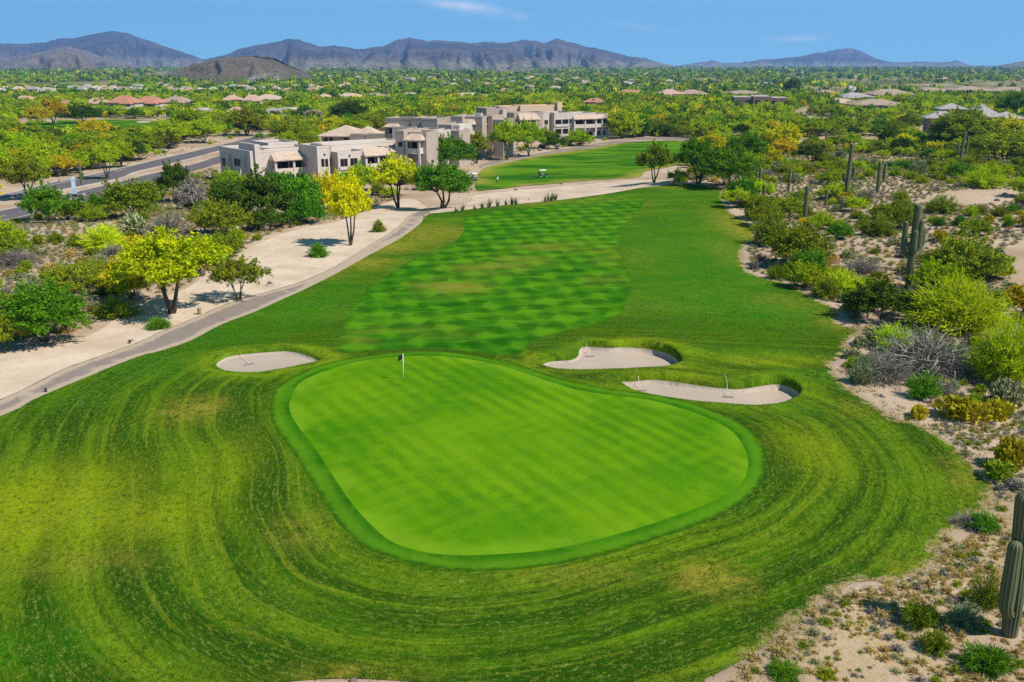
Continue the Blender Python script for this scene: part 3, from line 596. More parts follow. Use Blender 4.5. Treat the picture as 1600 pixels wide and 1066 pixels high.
def mountain(lab, prof, D, df, db, m_, seed, gully=.33, foot=None, scar=None, dx=2.0, name='mountain', pw=1.25):
    pr = np.array(prof, float); xs = np.arange(pr[0, 0], pr[-1, 0] + .1, dx)
    py = np.interp(xs, pr[:, 0], pr[:, 1]) + (fbm(xs / 14, xs * 0, seed + 50, 4) - .5) * 2.4 * min(1, D / 6000) + (fbm(xs / 5, xs * 0, seed + 60, 4) - .5) * 1.6
    rows = np.concatenate([np.linspace(0, 1, 44) ** (1 / max(1, pw * .55)), np.linspace(1.12, 2, 6)])
    nx, ny = len(xs), len(rows)
    zc = np.array([CAM_H + ray(800, q)[2] / ray(800, q)[1] * D for q in py]); zc = np.maximum(zc, -6)
    X = np.zeros((ny, nx)); Y = X.copy(); Zz = X.copy(); Lw = X.copy(); u = (xs - 800) / F * CT; hmax = zc.max() + 12
    wx = xs / 1481.5 * D / 1000 * (2.1 if D > 5000 else 6.0)
    for j, r in enumerate(rows):
        s = r ** pw if r <= 1 else max(0, 1 - (r - 1) ** 1.2)
        q = s if r <= 1 else 1.0
        y = D + ((r - 1) * df if r <= 1 else (r - 1) * db) + (fbm(wx * 1.3, np.full(nx, q * 1.5), seed, 3) - .5) * min(df, 1600) * .3 * min(1, q * 3) * (1 if r < 1 else .2)
        warp = wx + 1.1 * (fbm(wx * .8, np.full(nx, q * 2), seed + 3, 3) - .5) * (1 - q)
        rid = 1 - np.abs(2 * fbm(warp * 1.1, np.full(nx, q * .5), seed + 7, 5) - 1) * 2.6
        rid2 = 1 - np.abs(2 * fbm(warp * 3.6, np.full(nx, q * 1.7), seed + 11, 4) - 1) * 2.2
        g = 4 * q * (1 - q) if r < 1 else 0
        z = -12 + (zc + 12) * s + (zc + 12) * g * (gully * (rid - .45) + gully * .55 * (rid2 - .4))
        if r < 1: z = np.maximum(np.minimum(z, CAM_H + (zc - CAM_H) * (y / D) * (.25 + .735 * q ** .7)), -12 + (zc + 12) * s * .3)
        X[j] = y * u; Y[j] = y; Zz[j] = z; Lw[j] = 1 - np.clip((z + 12) / hmax, 0, 1) * 2.6
    i = np.arange(ny - 1)[:, None] * nx + np.arange(nx - 1)[None]; Fq = np.stack([i, i + 1, i + nx + 1, i + nx], -1).reshape(-1, 4)
    me = MB().add(np.stack([X.ravel(), Y.ravel(), Zz.ravel()], 1), Fq).data(name, m_, True)
    sc = np.zeros(X.size)
    if scar:
        ppx, ppy = 800 + F * X.ravel() / (Y.ravel() * CT - (Zz.ravel() - CAM_H) * ST), None
        for (sx, sy, rr) in scar:
            rz = zat(D * .9, sy); sc = np.maximum(sc, np.exp(-(((ppx - sx) / 17) ** 2 + ((Zz.ravel() - rz) / rr) ** 2)))
    for n_, a_ in (('scar', sc), ('low', np.clip(Lw.ravel(), 0, 1))):
        q = me.attributes.new(n_, 'FLOAT', 'POINT'); q.data.foreach_set('value', a_.astype(np.float32))
    return tag(link(name, me), lab, None, None, 'structure')
LOW = ((.16, .15, .10), (.32, .27, .21), (.09, .105, .055))
MA = mtn_mat('mountain_rock', (.068, .055, .06), (.165, .12, .108), (.052, .047, .046), low=LOW)
MF = mtn_mat('foothill_rock', (.24, .19, .165), (.34, .265, .22), (.18, .15, .12), .002, LOW)
MH = mtn_mat('hill_scrub', (.26, .205, .14), (.34, .27, .19), (.17, .15, .09), .006, LOW)
mountain('tall dark blue mountain with a single rounded peak', [(-160,100),(-120,78),(-60,72),(0,69),(40,69),(75,66),(100,60),(125,60),(150,54),(180,48),(205,52),(225,60),(245,67),(270,76),(295,84),(318,93),(345,104),(370,118)], 9600, 3000, 2000, MA, 1, .55, pw=1.5)
mountain('paler scrubby foothill in front of the tallest mountain', [(-160,110),(-60,96),(0,94),(40,88),(80,78),(110,73),(140,80),(165,90),(190,98),(215,104),(245,112),(262,121)], 6000, 4650, 900, MF, 2, .5, pw=2.2)
mountain('long rugged mountain range across the middle of the horizon', [(290,105),(318,93),(350,87),(375,77),(405,70),(430,67),(455,61),(470,62),(500,73),(525,71),(560,77),(600,72),(620,63),(640,59),(665,63),(700,64),(730,67),(760,66),(790,67),(820,62),(840,64),(850,68),(870,60),(890,66),(920,74),(945,78),(965,84),(990,90),(1010,91),(1030,98),(1060,104),(1100,108)], 8600, 6500, 2000, MA, 3, .6, pw=2.6)
mountain('brown scrub hill with a pale quarry scar', [(225,128),(255,118),(280,108),(300,101),(330,94),(360,89),(400,87),(428,90),(445,99),(465,108),(490,118),(530,124),(560,131)], 2100, 900, 500, MH, 4, .35, scar=[(405, 118, 5), (425, 122, 9), (445, 128, 6)])
mountain('low distant blue mountain with a pointed summit on one end', [(1040,108),(1075,100),(1100,97),(1112,94),(1130,99),(1160,97),(1190,93),(1215,92),(1250,88),(1280,82),(1305,78),(1328,75),(1345,81),(1370,92),(1390,97),(1420,98),(1440,96),(1465,98),(1480,97),(1492,94),(1505,98),(1520,104),(1540,110)], 11500, 1800, 1500, MA, 5, .45)
mountain('low dark ridge at the edge of the plain', [(1545,110),(1560,103),(1575,99),(1590,97),(1620,94),(1700,90),(1760,100)], 7000, 900, 700, MH, 6, .3)

# ------------------------------------------------------------------ buildings
M['stucco'] = plain('stucco', (.51, .425, .375), .9, .08, 1.2, bump=.15)
M['stucco_tan'] = plain('stucco_tan', (.36, .285, .235), .9, .08, 1.2, bump=.15)
M['stucco_pale'] = plain('stucco_pale', (.54, .46, .40), .9, .06, 1.2, bump=.15)
M['stucco_peach'] = plain('stucco_peach', (.58, .40, .27), .9, .08, 1.2)
M['stucco_brown'] = plain('stucco_brown', (.20, .135, .11), .9, .12, 1.2)
def tile_mat(name, c):
    m, nt, b = mat(name, .85, .2); k = NB(nt); p = k.n('ShaderNodeTexCoord').outputs['Object']
    w = k.n('ShaderNodeTexWave', wave_type='BANDS', bands_direction='Z'); w.inputs['Scale'].default_value = 2.6; w.inputs['Distortion'].default_value = .6; k.set(w.inputs['Vector'], p)
    q = k.mix(k.step(k.noise(p, 1.3, 6, .65), .3, .7), tuple(x * .75 for x in c), tuple(min(1, x * 1.2) for x in c)); q = k.mix(k.m('MULTIPLY', w.outputs[0], .3), q, tuple(x * .55 for x in c))
    k.set(b.inputs['Base Color'], q); k.set(b.inputs['Normal'], k.bump(w.outputs[0], .4, .05)); return m
M['tile'] = tile_mat('roof_tile_tan', (.50, .37, .28)); M['tile_red'] = tile_mat('roof_tile_red', (.44, .20, .13)); M['tile_pink'] = tile_mat('roof_tile_pink', (.50, .31, .23))
M['tile_grey'] = tile_mat('roof_tile_grey', (.36, .32, .31)); M['tile_brown'] = tile_mat('roof_tile_brown', (.36, .26, .19))
M['flat_roof'] = plain('flat_roof', (.36, .31, .28), .95, .12, .6)
M['frame'] = plain('window_frame', (.20, .15, .12), .6, .1, 3)
def glass():
    m, nt, b = mat('window_glass', .25, .2); b.inputs['Base Color'].default_value = (.012, .012, .014, 1); return m
M['glass'] = glass()
M['metal_dark'] = plain('dark_metal', (.05, .045, .04), .5, .2, 3)

def frame_of(O, e):
    """local (along, behind, up) to world"""
    e = np.array([e[0], e[1], 0.]); e /= np.linalg.norm(e); n = np.array([-e[1], e[0], 0.])   # n points away from the camera side
    return lambda V: O + np.outer(V[:, 0], e) + np.outer(V[:, 1], n) + np.outer(V[:, 2], (0, 0, 1.))
class Plane:
    """a wall plane standing on the ground at a photo spot and running along e"""
    def __init__(s, px, base, e, off=0.0):
        O = P(px, base); s.O = np.array(O); s.e = np.array([e[0], e[1], 0.]) / math.hypot(*e); s.n = np.array([-s.e[1], s.e[0], 0.]); s.O = s.O + s.n * off
        s.O[2] = Zb(s.O[0], s.O[1]); s.fr = frame_of(s.O, e)
    def st(s, px, py):
        d = ray(px, py); C = np.array([0, 0, CAM_H]); t = ((s.O - C) @ s.n) / (d @ s.n); q = C + d * t - s.O
        return float(q @ s.e), float(q[2])
def part_box(name, m_, parent, *boxes, fr):
    mb = MB()
    for b in boxes: mb.box(*b, fr=fr)
    return mb.build(name, m_, parent)
def window(pl, root, x0, y0, x1, y1, deep=.0, mull=1, off=0.0):
    a, zt = pl.st(x0, y0); b, zb = pl.st(x1, y1); w = b - a
    fr = part_box('window', M['frame'], root, (a - .08, a, -.05 + off, .04 + off, zb - .08, zt + .08), (b, b + .08, -.05 + off, .04 + off, zb - .08, zt + .08), (a, b, -.05 + off, .04 + off, zt, zt + .08), (a, b, -.05 + off, .04 + off, zb - .08, zb),
                  *([(a + w / 2 - .04, a + w / 2 + .04, -.04 + off, .0 + off, zb, zt)] if mull else []), fr=pl.fr)
    part_box('pane', M['glass'], fr, (a, b, -.022 + off, .02 + off, zb, zt), fr=pl.fr)
def wall_block(pl, root, px0, px1, top, depth, m_, off=0.0, roofm=None, at=None, name='wall'):
    a, _ = pl.st(px0, 250); b, _ = pl.st(px1, 250); _, h = pl.st(at if at is not None else (px0 + px1) / 2, top)
    part_box(name, m_, root, (a, b, off, off + depth, -1.5, h - .5), fr=pl.fr)
    t = .28   # parapet with a gravel roof inside it
    part_box('parapet', m_, root, (a - .03, b + .03, off - .03, off + t, h - .499, h), (a - .03, b + .03, off + depth - t, off + depth + .03, h - .499, h), (a - .03, a + t, off + t, off + depth - t, h - .499, h), (b - t, b + .03, off + t, off + depth - t, h - .499, h), fr=pl.fr)
    part_box('roof', M['flat_roof'], root, (a + t, b - t, off + t, off + depth - t, h - .498, h - .45), fr=pl.fr)
    return a, b, h
def balcony(pl, root, px0, px1, roof_top, eave, out=1.9, off=0.0, bays=2, m_=None, floors=2, base_rail=1.05, back=None):
    """a two-storey porch: piers, solid rails, dark doors behind and a tiled shed roof"""
    m_ = m_ or M['stucco']; a, zt = pl.st(px0, roof_top); b, ze = pl.st(px1, eave); _, zt = pl.st((px0 + px1) / 2, roof_top); _, ze = pl.st((px0 + px1) / 2, eave)
    y0 = off - out; fl = max(ze - 2.75, 2.4)
    for i in range(bays + 1):
        c = a + .2 + (b - a - .4) * i / bays; part_box('pier', m_, root, (c - .22, c + .22, y0, y0 + .45, -1.5, ze), fr=pl.fr)
    for k, z in enumerate((fl, 0)[:floors]):
        part_box('railing', m_, root, (a + .42, b - .42, y0 + .1, y0 + .28, z - .1, z + .95), fr=pl.fr)
        part_box('railing', m_, root, (b - .38, b - .2, y0 + .46, off, z - .1, z + .95), fr=pl.fr); part_box('railing', m_, root, (a + .2, a + .38, y0 + .46, off, z - .1, z + .95), fr=pl.fr)
        for i in range(bays):
            c0 = a + .5 + (b - a - 1) * i / bays + .25; c1 = a + .5 + (b - a - 1) * (i + 1) / bays - .25
            d = part_box('patio_door', M['frame'], root, (c0 - .08, c1 + .08, off - .06, off - .012, z + .05, z + 2.3), fr=pl.fr)
            part_box('pane', M['glass'], d, (c0, (c0 + c1) / 2 - .04, off - .09, off - .061, z + .15, z + 2.2), ((c0 + c1) / 2 + .04, c1, off - .09, off - .061, z + .15, z + 2.2), fr=pl.fr)
    part_box('balcony_floor', m_, root, (a + .05, b - .05, y0 + .02, off - .012, fl - .28, fl - .1), fr=pl.fr)
    part_box('beam', m_, root, (a, b, y0 - .02, y0 + .4, ze - .36, ze - .02), (b - .42, b, y0 + .4, off - .01, ze - .36, ze - .02), (a, a + .42, y0 + .4, off - .01, ze - .36, ze - .02), fr=pl.fr)
    # hipped shed roof
    q = [(a - .4, y0 - .45, ze), (b + .4, y0 - .45, ze), (b - .5, off + .6, zt), (a + .5, off + .6, zt), (a - .4, off + .6, ze), (b + .4, off + .6, ze)]
    V = np.array(q + [(x, y, z - .16) for x, y, z in q]); mb = MB()
    mb.add(pl.fr(V), [(0, 1, 2, 3)]).add(pl.fr(V), [(0, 3, 4), (1, 5, 2)]).add(pl.fr(V), [(6, 9, 8, 7), (0, 6, 7, 1)])
    mb.add(pl.fr(V), [(6, 10, 9), (7, 8, 11)]).add(pl.fr(V), [(0, 4, 10, 6), (1, 7, 11, 5)]); mb.build('porch_roof', M['tile'], root)
def hip_roof(fr, a, b, y0, y1, ze, zr, m_, root, over=.6, name='roof'):
    a -= over; b += over; y0 -= over; y1 += over; w = (y1 - y0) / 2; L = b - a
    if L > 2 * w: r = [(a + w, y0 + w, zr), (b - w, y0 + w, zr)]
    else: r = [((a + b) / 2 - .05, y0 + w, zr), ((a + b) / 2 + .05, y0 + w, zr)]
    V = np.array([(a, y0, ze), (b, y0, ze), (b, y1, ze), (a, y1, ze)] + r + [(a, y0, ze - .25), (b, y0, ze - .25), (b, y1, ze - .25), (a, y1, ze - .25)])
    mb = MB(); W = fr(V)
    mb.add(W, [(0, 1, 5, 4), (2, 3, 4, 5)]).add(W, [(1, 2, 5), (3, 0, 4)]).add(W, [(0, 6, 7, 1), (1, 7, 8, 2), (2, 8, 9, 3), (3, 9, 6, 0), (9, 8, 7, 6)])
    return mb.build(name, m_, root)
def small_box(pl, root, px, py, s, m_, name):
    a, z = pl.st(px, py); part_box(name, m_, root, (a - s, a + s, -.16, -.001, z - s * 1.3, z + s * 1.3), fr=pl.fr)

# --- the near apartment block
E1 = (.78, .63)
pl = Plane(496, 292, E1)
b1 = empty('apartment_building', pl.O, 0, 'nearest two storey stucco apartment block behind the yellow flowering trees', 'building', 'apartment blocks beside the tee lawn')
def rooted(root):
    pass
def localise(root):
    """children were written in world space: hang them on the root without moving them"""
    for o in list(COL.objects):
        if o.parent == root: o.matrix_parent_inverse = root.matrix_basis.inverted()
wall_block(pl, b1, 496, 515, 228, 8, M['stucco'])
for r in ((502, 249, 506.6, 260), (508, 249, 512.6, 260)): window(pl, b1, *r, mull=0)
wall_block(pl, b1, 515.2, 527.8, 229, 9, M['stucco_tan'], off=2.6)
window(pl, b1, 517, 250, 526, 262, off=2.55); window(pl, b1, 517, 268, 526, 280, off=2.55)
wall_block(pl, b1, 528, 566, 237, 4.4, M['stucco'])
for r in ((532, 249, 543, 260), (547.5, 248, 558.5, 259), (534, 272, 545, 285), (549.5, 271, 560, 284)):
    window(pl, b1, *r)
    a, z = pl.st(r[0], r[3]); b, _ = pl.st(r[2], r[3]); part_box('sill', M['stucco_pale'], b1, (a - .25, b + .25, -.3, -.051, z - .75, z - .12), fr=pl.fr)
wall_block(pl, b1, 520, 640, 224.5, 5, M['stucco_pale'], off=4.5, at=560)
wall_block(pl, b1, 566.3, 607, 233, 4.1, M['stucco'], off=.3)
balcony(pl, b1, 566.3, 607, 231, 241.5, out=1.5, off=.3)
wall_block(pl, b1, 607.3, 634, 229, 4.0, M['stucco'], off=.35)
balcony(pl, b1, 608, 633, 227, 235.5, out=1.3, off=.35)
for x, y in ((507, 241.5), (546, 243.5)): small_box(pl, b1, x, y, .16, M['metal_dark'], 'wall_lamp')
# set-back part with a porch, then piers and the shaded end wing
p2 = Plane(421, 292, E1, 2.0)
wall_block(p2, b1, 414, 492, 231.5, 9, M['stucco_pale'], at=450)
balcony(p2, b1, 420, 480, 236, 247.5, out=2.6)
wall_block(p2, b1, 404.5, 413.8, 233, 7, M['stucco_tan'], off=1.2); window(p2, b1, 406, 250, 412.5, 262, off=1.15)
wall_block(p2, b1, 396.5, 404.2, 225.5, 8, M['stucco'], off=-.8)
wall_block(p2, b1, 450, 497, 226.5, 9, M['stucco'], off=9.2, at=470)
p3 = Plane(344, 281, (.63, -.78))
wall_block(p3, b1, 344, 391, 232.5, 6, M['stucco'], at=368)
for px in (361, 383):
    a, _ = p3.st(px, 250); _, z = p3.st(px, 240)
    V = np.array([(a - .18, -.01, -1.5), (a + .18, -.01, -1.5), (a + .18, -2.6, -1.5), (a - .18, -2.6, -1.5), (a - .18, -.01, z), (a + .18, -.01, z), (a + .18, -.35, z), (a - .18, -.35, z)])
    MB().add(p3.fr(V), [(0, 1, 2, 3), (4, 7, 6, 5), (0, 4, 5, 1), (1, 5, 6, 2), (2, 6, 7, 3), (3, 7, 4, 0)]).build('buttress', M['stucco'], b1)
for r in ((347, 247, 353, 259), (366, 248, 376, 260)): window(p3, b1, *r)
localise_later = [b1]
# hip-roofed part behind the near block
ph = Plane(503, 232, (.98, -.14)); bh = empty('clubhouse', ph.O, 0, 'low building with a broad tan hip roof behind the nearest apartment block', 'building')
a, _ = ph.st(503, 225); b, _ = ph.st(560, 225); _, ze = ph.st(530, 212.5); _, zr = ph.st(530, 197.5)
part_box('wall', M['stucco_tan'], bh, (a, b, 0, 13, -1.5, ze - .05), fr=ph.fr); hip_roof(ph.fr, a, b, 0, 13, ze, zr, M['tile'], bh, 1.2)
a2, _ = ph.st(553, 225); b2, _ = ph.st(590, 225); part_box('wall', M['stucco_tan'], bh, (b + .02, b2, 1.5, 12, -1.5, ze - .4), fr=ph.fr); hip_roof(ph.fr, b - 3, b2 - 1, 2.5, 12, ze - .3, zr - .25, M['tile'], bh, .9)
for x in (507, 515, 538): window(ph, bh, x, 215, x + 5, 222)
wall_block(ph, bh, 553.5, 575, 208.5, 3, M['stucco_tan'], off=-3.2); wall_block(ph, bh, 577, 607, 208.5, 3, M['stucco_tan'], off=-3.0)

# --- middle apartment block: stepped walls, little tiled porches
E2 = (.95, -.30)
b2_ = empty('apartment_building', P(620, 280), 0, 'middle stepped tan apartment block with several small hip roofed porches', 'building', 'apartment blocks beside the tee lawn')
q = Plane(618, 281, E2)
wall_block(q, b2_, 618.5, 632, 204, 10, M['stucco_tan']); window(q, b2_, 622.5, 222, 628.5, 229, mull=0)
wall_block(q, b2_, 632.3, 660, 208, 7, M['stucco_tan'], off=2.5); balcony(q, b2_, 632.3, 655, 208, 219, out=2.4, off=2.5, bays=1, m_=M['stucco'])
q = Plane(641, 268, E2)
wall_block(q, b2_, 641, 669, 204, 11, M['stucco_tan']); wall_block(q, b2_, 669.3, 682, 206, 8, M['stucco'], off=1.5); balcony(q, b2_, 671, 692, 207, 216, out=2.0, off=1.5, bays=1)
q = Plane(681, 260, E2)
wall_block(q, b2_, 681, 702, 195.5, 12, M['stucco_tan'], off=2); wall_block(q, b2_, 702.3, 712, 196.5, 9, M['stucco_pale'], off=3)
wall_block(q, b2_, 705, 721, 203.5, 8, M['stucco_tan'], off=-1.5); window(q, b2_, 707, 212, 712, 219, off=-1.55)
q = Plane(700, 250, E2)
wall_block(q, b2_, 699, 717, 182.5, 12, M['stucco_tan'], off=3); wall_block(q, b2_, 717.3, 744, 183.5, 9, M['stucco_tan'], off=5); balcony(q, b2_, 715.5, 732, 186, 195, out=2.2, off=5, bays=1, m_=M['stucco'])
q = Plane(734, 245, E2)
wall_block(q, b2_, 733, 745.5, 182, 9, M['stucco_tan']); wall_block(q, b2_, 745.8, 768, 183.5, 7, M['stucco_tan'], off=2); balcony(q, b2_, 746, 763, 185, 194, out=2.3, off=2, bays=1, m_=M['stucco'])
wall_block(q, b2_, 764, 770.5, 181, 9, M['stucco_tan'], off=-.6); wall_block(q, b2_, 770.8, 787, 187, 9, M['stucco_tan'], off=-.2)
window(q, b2_, 772, 193.5, 779.5, 200.5, off=-.25); window(q, b2_, 772, 209, 779.5, 215, off=-.25)
a, z = q.st(741, 178); part_box('chimney', M['stucco'], b2_, (a - .7, a + .9, 3, 4.6, 3, z), fr=q.fr)
q = Plane(606, 246, E2)
wall_block(q, b2_, 604, 648, 184.5, 9, M['stucco_tan'], at=625); wall_block(q, b2_, 649, 667, 183.5, 10, M['stucco_tan'], off=-2); wall_block(q, b2_, 668.5, 692, 184, 10, M['stucco_tan'], off=-3.5); balcony(q, b2_, 605, 624, 192, 197.5, out=1.8, bays=1, m_=M['stucco_tan'])
wall_block(q, b2_, 624.5, 660, 196.5, 4, M['stucco'], off=-4.2, at=640); wall_block(q, b2_, 660.3, 676, 199, 4, M['stucco_tan'], off=-6.0)
# --- far apartment block
E3 = (.91, .41)
q = Plane(848, 219, E3); b3 = empty('apartment_building', q.O, 0, 'farthest two storey apartment block with rows of dark windows above the tee lawn', 'building', 'apartment blocks beside the tee lawn')
wall_block(q, b3, 848, 857.5, 175.5, 11, M['stucco']); window(q, b3, 851, 188, 856, 194); window(q, b3, 851, 203, 856, 209)
wall_block(q, b3, 857.7, 865, 177, 9, M['stucco_tan'], off=2.6)
wall_block(q, b3, 865.2, 895, 176, 11, M['stucco'])
for r in ((868, 187.5, 877, 194), (879, 187, 888, 193.5), (868, 202, 877, 209.5), (879.5, 201.5, 887.5, 209), (890, 186.5, 892.5, 192), (890, 201, 892.5, 207)):
    window(q, b3, *r, mull=0)
    a, z = q.st(r[0], r[3]); b, _ = q.st(r[2], r[3]); part_box('sill', M['stucco_pale'], b3, (a - .2, b + .2, -.3, -.051, z - .9, z - .12), fr=q.fr)
wall_block(q, b3, 895.2, 930, 176.5, 9, M['stucco'], off=.5); balcony(q, b3, 895.2, 929.8, 177.5, 185.5, out=1.6, off=.5)
wall_block(q, b3, 930.2, 950.5, 178, 9, M['stucco'], off=.9); balcony(q, b3, 930.2, 950.5, 178.5, 184.5, out=1.5, off=.9)
wall_block(q, b3, 838, 895, 167, 7, M['stucco_peach'], off=13, at=866); wall_block(q, b3, 894.8, 902, 162, 3, M['stucco_peach'], off=12)
wall_block(q, b3, 806, 838, 168.5, 6, M['stucco_peach'], off=14, at=820)
q = Plane(812, 223, E3, 4.5)
wall_block(q, b3, 803, 848, 176, 9, M['stucco_tan'], at=825); balcony(q, b3, 808, 838, 175.5, 186, out=2.6)
wall_block(q, b3, 770, 803, 170, 9, M['stucco_tan'], off=5, at=790); wall_block(q, b3, 792, 798, 172, 5, M['stucco'], off=3.2)
for r in (b1, bh, b2_, b3):
    r.location = r.location
bpy.context.view_layer.update()
for r in (b1, bh, b2_, b3): localise(r)

# --- houses of the far estates
def house(px, base, w, h, roof, label, rot=0.0, flat=False, wall=None, seed=0, wing=True, group=None):
    c = P(px, base); k = mpp(c); W = w * k; Ht = h * k; rng = random.Random(seed * 7 + int(px)); wall = wall or rng.choice(['stucco', 'stucco_tan', 'stucco'])
    e = (math.cos(rot), math.sin(rot)); z0 = Zfar(c[0], c[1]); D = W * rng.uniform(.62, .8)
    root = empty('house', (c[0], c[1], z0), rot, label, 'house', group); fr = lambda V: V
    a, b = -W / 2, W / 2
    if flat:
        cuts = [a, a + W * .34, a + W * .66, b]; hs_ = [Ht * f for f in (.92, 1.0, .86)]
        boxes = []
        for i in range(3):
            o = (.0, -.12, .06)[i] * W; boxes.append((cuts[i] + (0.01 if i else 0), cuts[i + 1], o, D, -2, hs_[i]))
        for bx in boxes:
            part_box('wall', M[wall], root, bx, fr=fr); part_box('roof', M['flat_roof'], root, (bx[0] + .3, bx[1] - .3, bx[2] + .3, bx[3] - .3, bx[5] + .003, bx[5] + .06), fr=fr)
            n = max(1, int((bx[1] - bx[0]) / 4))
            for j in range(n):
                x = bx[0] + (bx[1] - bx[0]) * (j + .5) / n; ww = min(1.3, (bx[1] - bx[0]) / n * .36)
                f = part_box('window', M['frame'], root, (x - ww, x + ww, bx[2] - .06, bx[2] - .005, bx[5] * .28, bx[5] * .74), fr=fr); part_box('pane', M['glass'], f, (x - ww + .1, x + ww - .1, bx[2] - .1, bx[2] - .061, bx[5] * .32, bx[5] * .7), fr=fr)
        return root
    he = Ht * .56
    part_box('wall', M[wall], root, (a, b, 0, D, -2, he), fr=fr); hip_roof(fr, a, b, 0, D, he, Ht, M[roof], root, W * .05)
    if wing:
        s = rng.choice((-1, 1)); xa, xb = (a + W * .04, a + W * .42) if s < 0 else (b - W * .42, b - W * .04)
        part_box('wall', M[wall], root, (xa, xb, -D * .3, -.01, -2, he * .9), fr=fr); hip_roof(fr, xa, xb, -D * .3, D * .3, he * .9, Ht * .82, M[roof], root, W * .04)
    n = 3
    for j in range(n):
        x = a + W * (j + .5) / n; ww = W * .09; y = -.005
        if wing and xa - ww < x < xb + ww: y = -D * .3 - .005; x = min(max(x, xa + ww + .2), xb - ww - .2)
        f = part_box('window', M['frame'], root, (x - ww, x + ww, y - .06, y, he * .1, he * .78), fr=fr); part_box('pane', M['glass'], f, (x - ww + .12, x + ww - .12, y - .1, y - .061, he * .14, he * .74), fr=fr)
    if rng.random() < .6:
        x = a + W * rng.uniform(.25, .75); part_box('chimney', M[wall], root, (x - .45, x + .45, D * .55, D * .55 + .9, he, Ht * 1.12), fr=fr)
    return root
HOUSES = [
 (190,173,44,23,'tile_red','red tiled house standing second in the row behind the far golf turf',-.1),
 (229,171,44,20,'tile_red','red tiled house just right of the similar one behind far golf turf',-.1),
 (271,168,44,17,'tile_brown','brown grey hip roofed house ending the row of red roofs',-.1),
 (146,168,38,15,'tile_pink','pale red low house at the left end of the row behind far turf',.0),
 (103,167,30,11,'tile_red','small red roof between dark trees left of the row of houses',.1),
 (36,160,32,11,'tile_pink','pinkish roof nearest the left edge of the photo below the mountains',.1),
 (362,163,28,15,'tile_pink','pinkish roofed house right of the yellow trees below the quarry hill',.1),
 (394,166,28,18,'tile_pink','tall pinkish house with a pale lower wall below the quarry hill',.1),
 (367,182,26,14,'tile_pink','small hip roofed house with white walls near the road bend',.0),
 (418,161,44,14,'tile','tan roofed house right below the pale quarry scar',.1),
 (545,155,40,11,'tile','wide tan roof between dark trees below the second blue peak',.0),
 (507,154,22,9,'tile','small tan roof left of the dark round tree beyond the apartments',.1),
 (585,152,30,9,'tile_brown','brown roof above the trees behind the hip roofed clubhouse',.1),
 (640,150,30,8,'tile','faint tan roof beyond the middle apartment block',.0),
 (732,152,60,9,'tile','long tan roof directly beyond the middle apartment block',.05),
 (985,148,42,11,'tile_red','brick red roofed house beyond the far apartment block',.0),
 (929,166,34,12,'tile_red','bright red roof just above the corner of the far apartment block',-.1),
 (1049,154,40,16,'tile_pink','pinkish roofed house beyond the far end of the tee lawn',.1),
 (1085,152,44,14,'tile_brown','brown low house right of the pinkish one beyond the tee lawn',.1),
 (1163,149,60,11,'tile_brown','wide brown roof in the trees above the dark flat building',-.1),
 (1293,148,38,11,'tile_brown','brown roof beside the large dark round tree on the plain',-.1),
 (1341,158,50,14,'tile_grey','grey roofed house in the middle of the hillside estate',.1),
 (1396,155,66,17,'tile_brown','long brown house with several gables in the hillside estate',.1),
 (1376,174,80,18,'tile_brown','nearer brown roofed house with pale walls in the hillside estate',.0),
 (1460,142,46,10,'tile_brown','brown roof behind the trees above the large grey house',.0),
 (1520,143,56,13,'tile_brown','brown roofed house above the large grey roofed house',-.05),
 (1584,144,66,13,'tile_brown','long low brown roof nearest the right edge of the photo',-.05),
 (1320,166,44,12,'tile','tan domed roof left of the nearer brown roofed house',.1)]
for i, (x, y, w, h, rf, lab, rot) in enumerate(HOUSES): house(x, y, w, h, rf, lab, rot, seed=i)
house(447, 181, 62, 11, None, 'white flat roofed building with dark window bays beyond the road', .05, True, 'stucco_pale', 40)
house(490, 187, 24, 14, None, 'dark brown flat building with a tan end wall beyond the road', .05, True, 'stucco_brown', 41)
house(254, 182, 26, 12, None, 'beige flat roofed house in front of the row of red roofs', .05, True, 'stucco_pale', 42)
house(310, 182, 50, 12, None, 'long beige flat house partly hidden by a dark green tree', .05, True, 'stucco_pale', 43)
house(185, 179, 60, 10, None, 'low white garden wall house front below the red roofs', .0, True, 'stucco_pale', 44)
house(1189, 168, 84, 17, None, 'dark brown flat roofed building standing alone in the trees', -.15, True, 'stucco_brown', 45)
house(750, 164, 52, 6, None, 'low pale flat house beyond the trees behind the middle apartments', .05, True, 'stucco_pale', 46)
# large grey-roofed house on the right
c = P(1525, 214); hb = empty('house', c, .0, 'large house with broad grey hip roofs behind tall palo verde trees', 'house')
def blk(px0, px1, base, eave, ridge, d, off, rm='tile_grey'):
    pl = Plane(1525, 214, (.97, -.24)); a, _ = pl.st(px0, base); b, _ = pl.st(px1, base); _, ze = pl.st((px0 + px1) / 2, eave); _, zr = pl.st((px0 + px1) / 2, ridge)
    part_box('wall', M['stucco_brown'], hb, (a, b, off, off + d, -3, ze - .02), fr=pl.fr); hip_roof(pl.fr, a, b, off, off + d, ze, zr, M[rm], hb, 1.1)
    n = max(2, int((b - a) / 4))
    for j in range(n):
        x = a + (b - a) * (j + .5) / n; f = part_box('window', M['frame'], hb, (x - 1, x + 1, off - .06, off - .005, .3, 2.4), fr=pl.fr); part_box('pane', M['glass'], f, (x - .9, x + .9, off - .1, off - .061, .4, 2.3), fr=pl.fr)
blk(1445, 1495, 212, 184, 174, 8, -2); blk(1472, 1510, 212, 172, 163, 8, 8); blk(1505, 1560, 212, 182, 163, 13, 0); blk(1555, 1600, 212, 186, 176, 10, 4)
bpy.context.view_layer.update(); localise(hb)

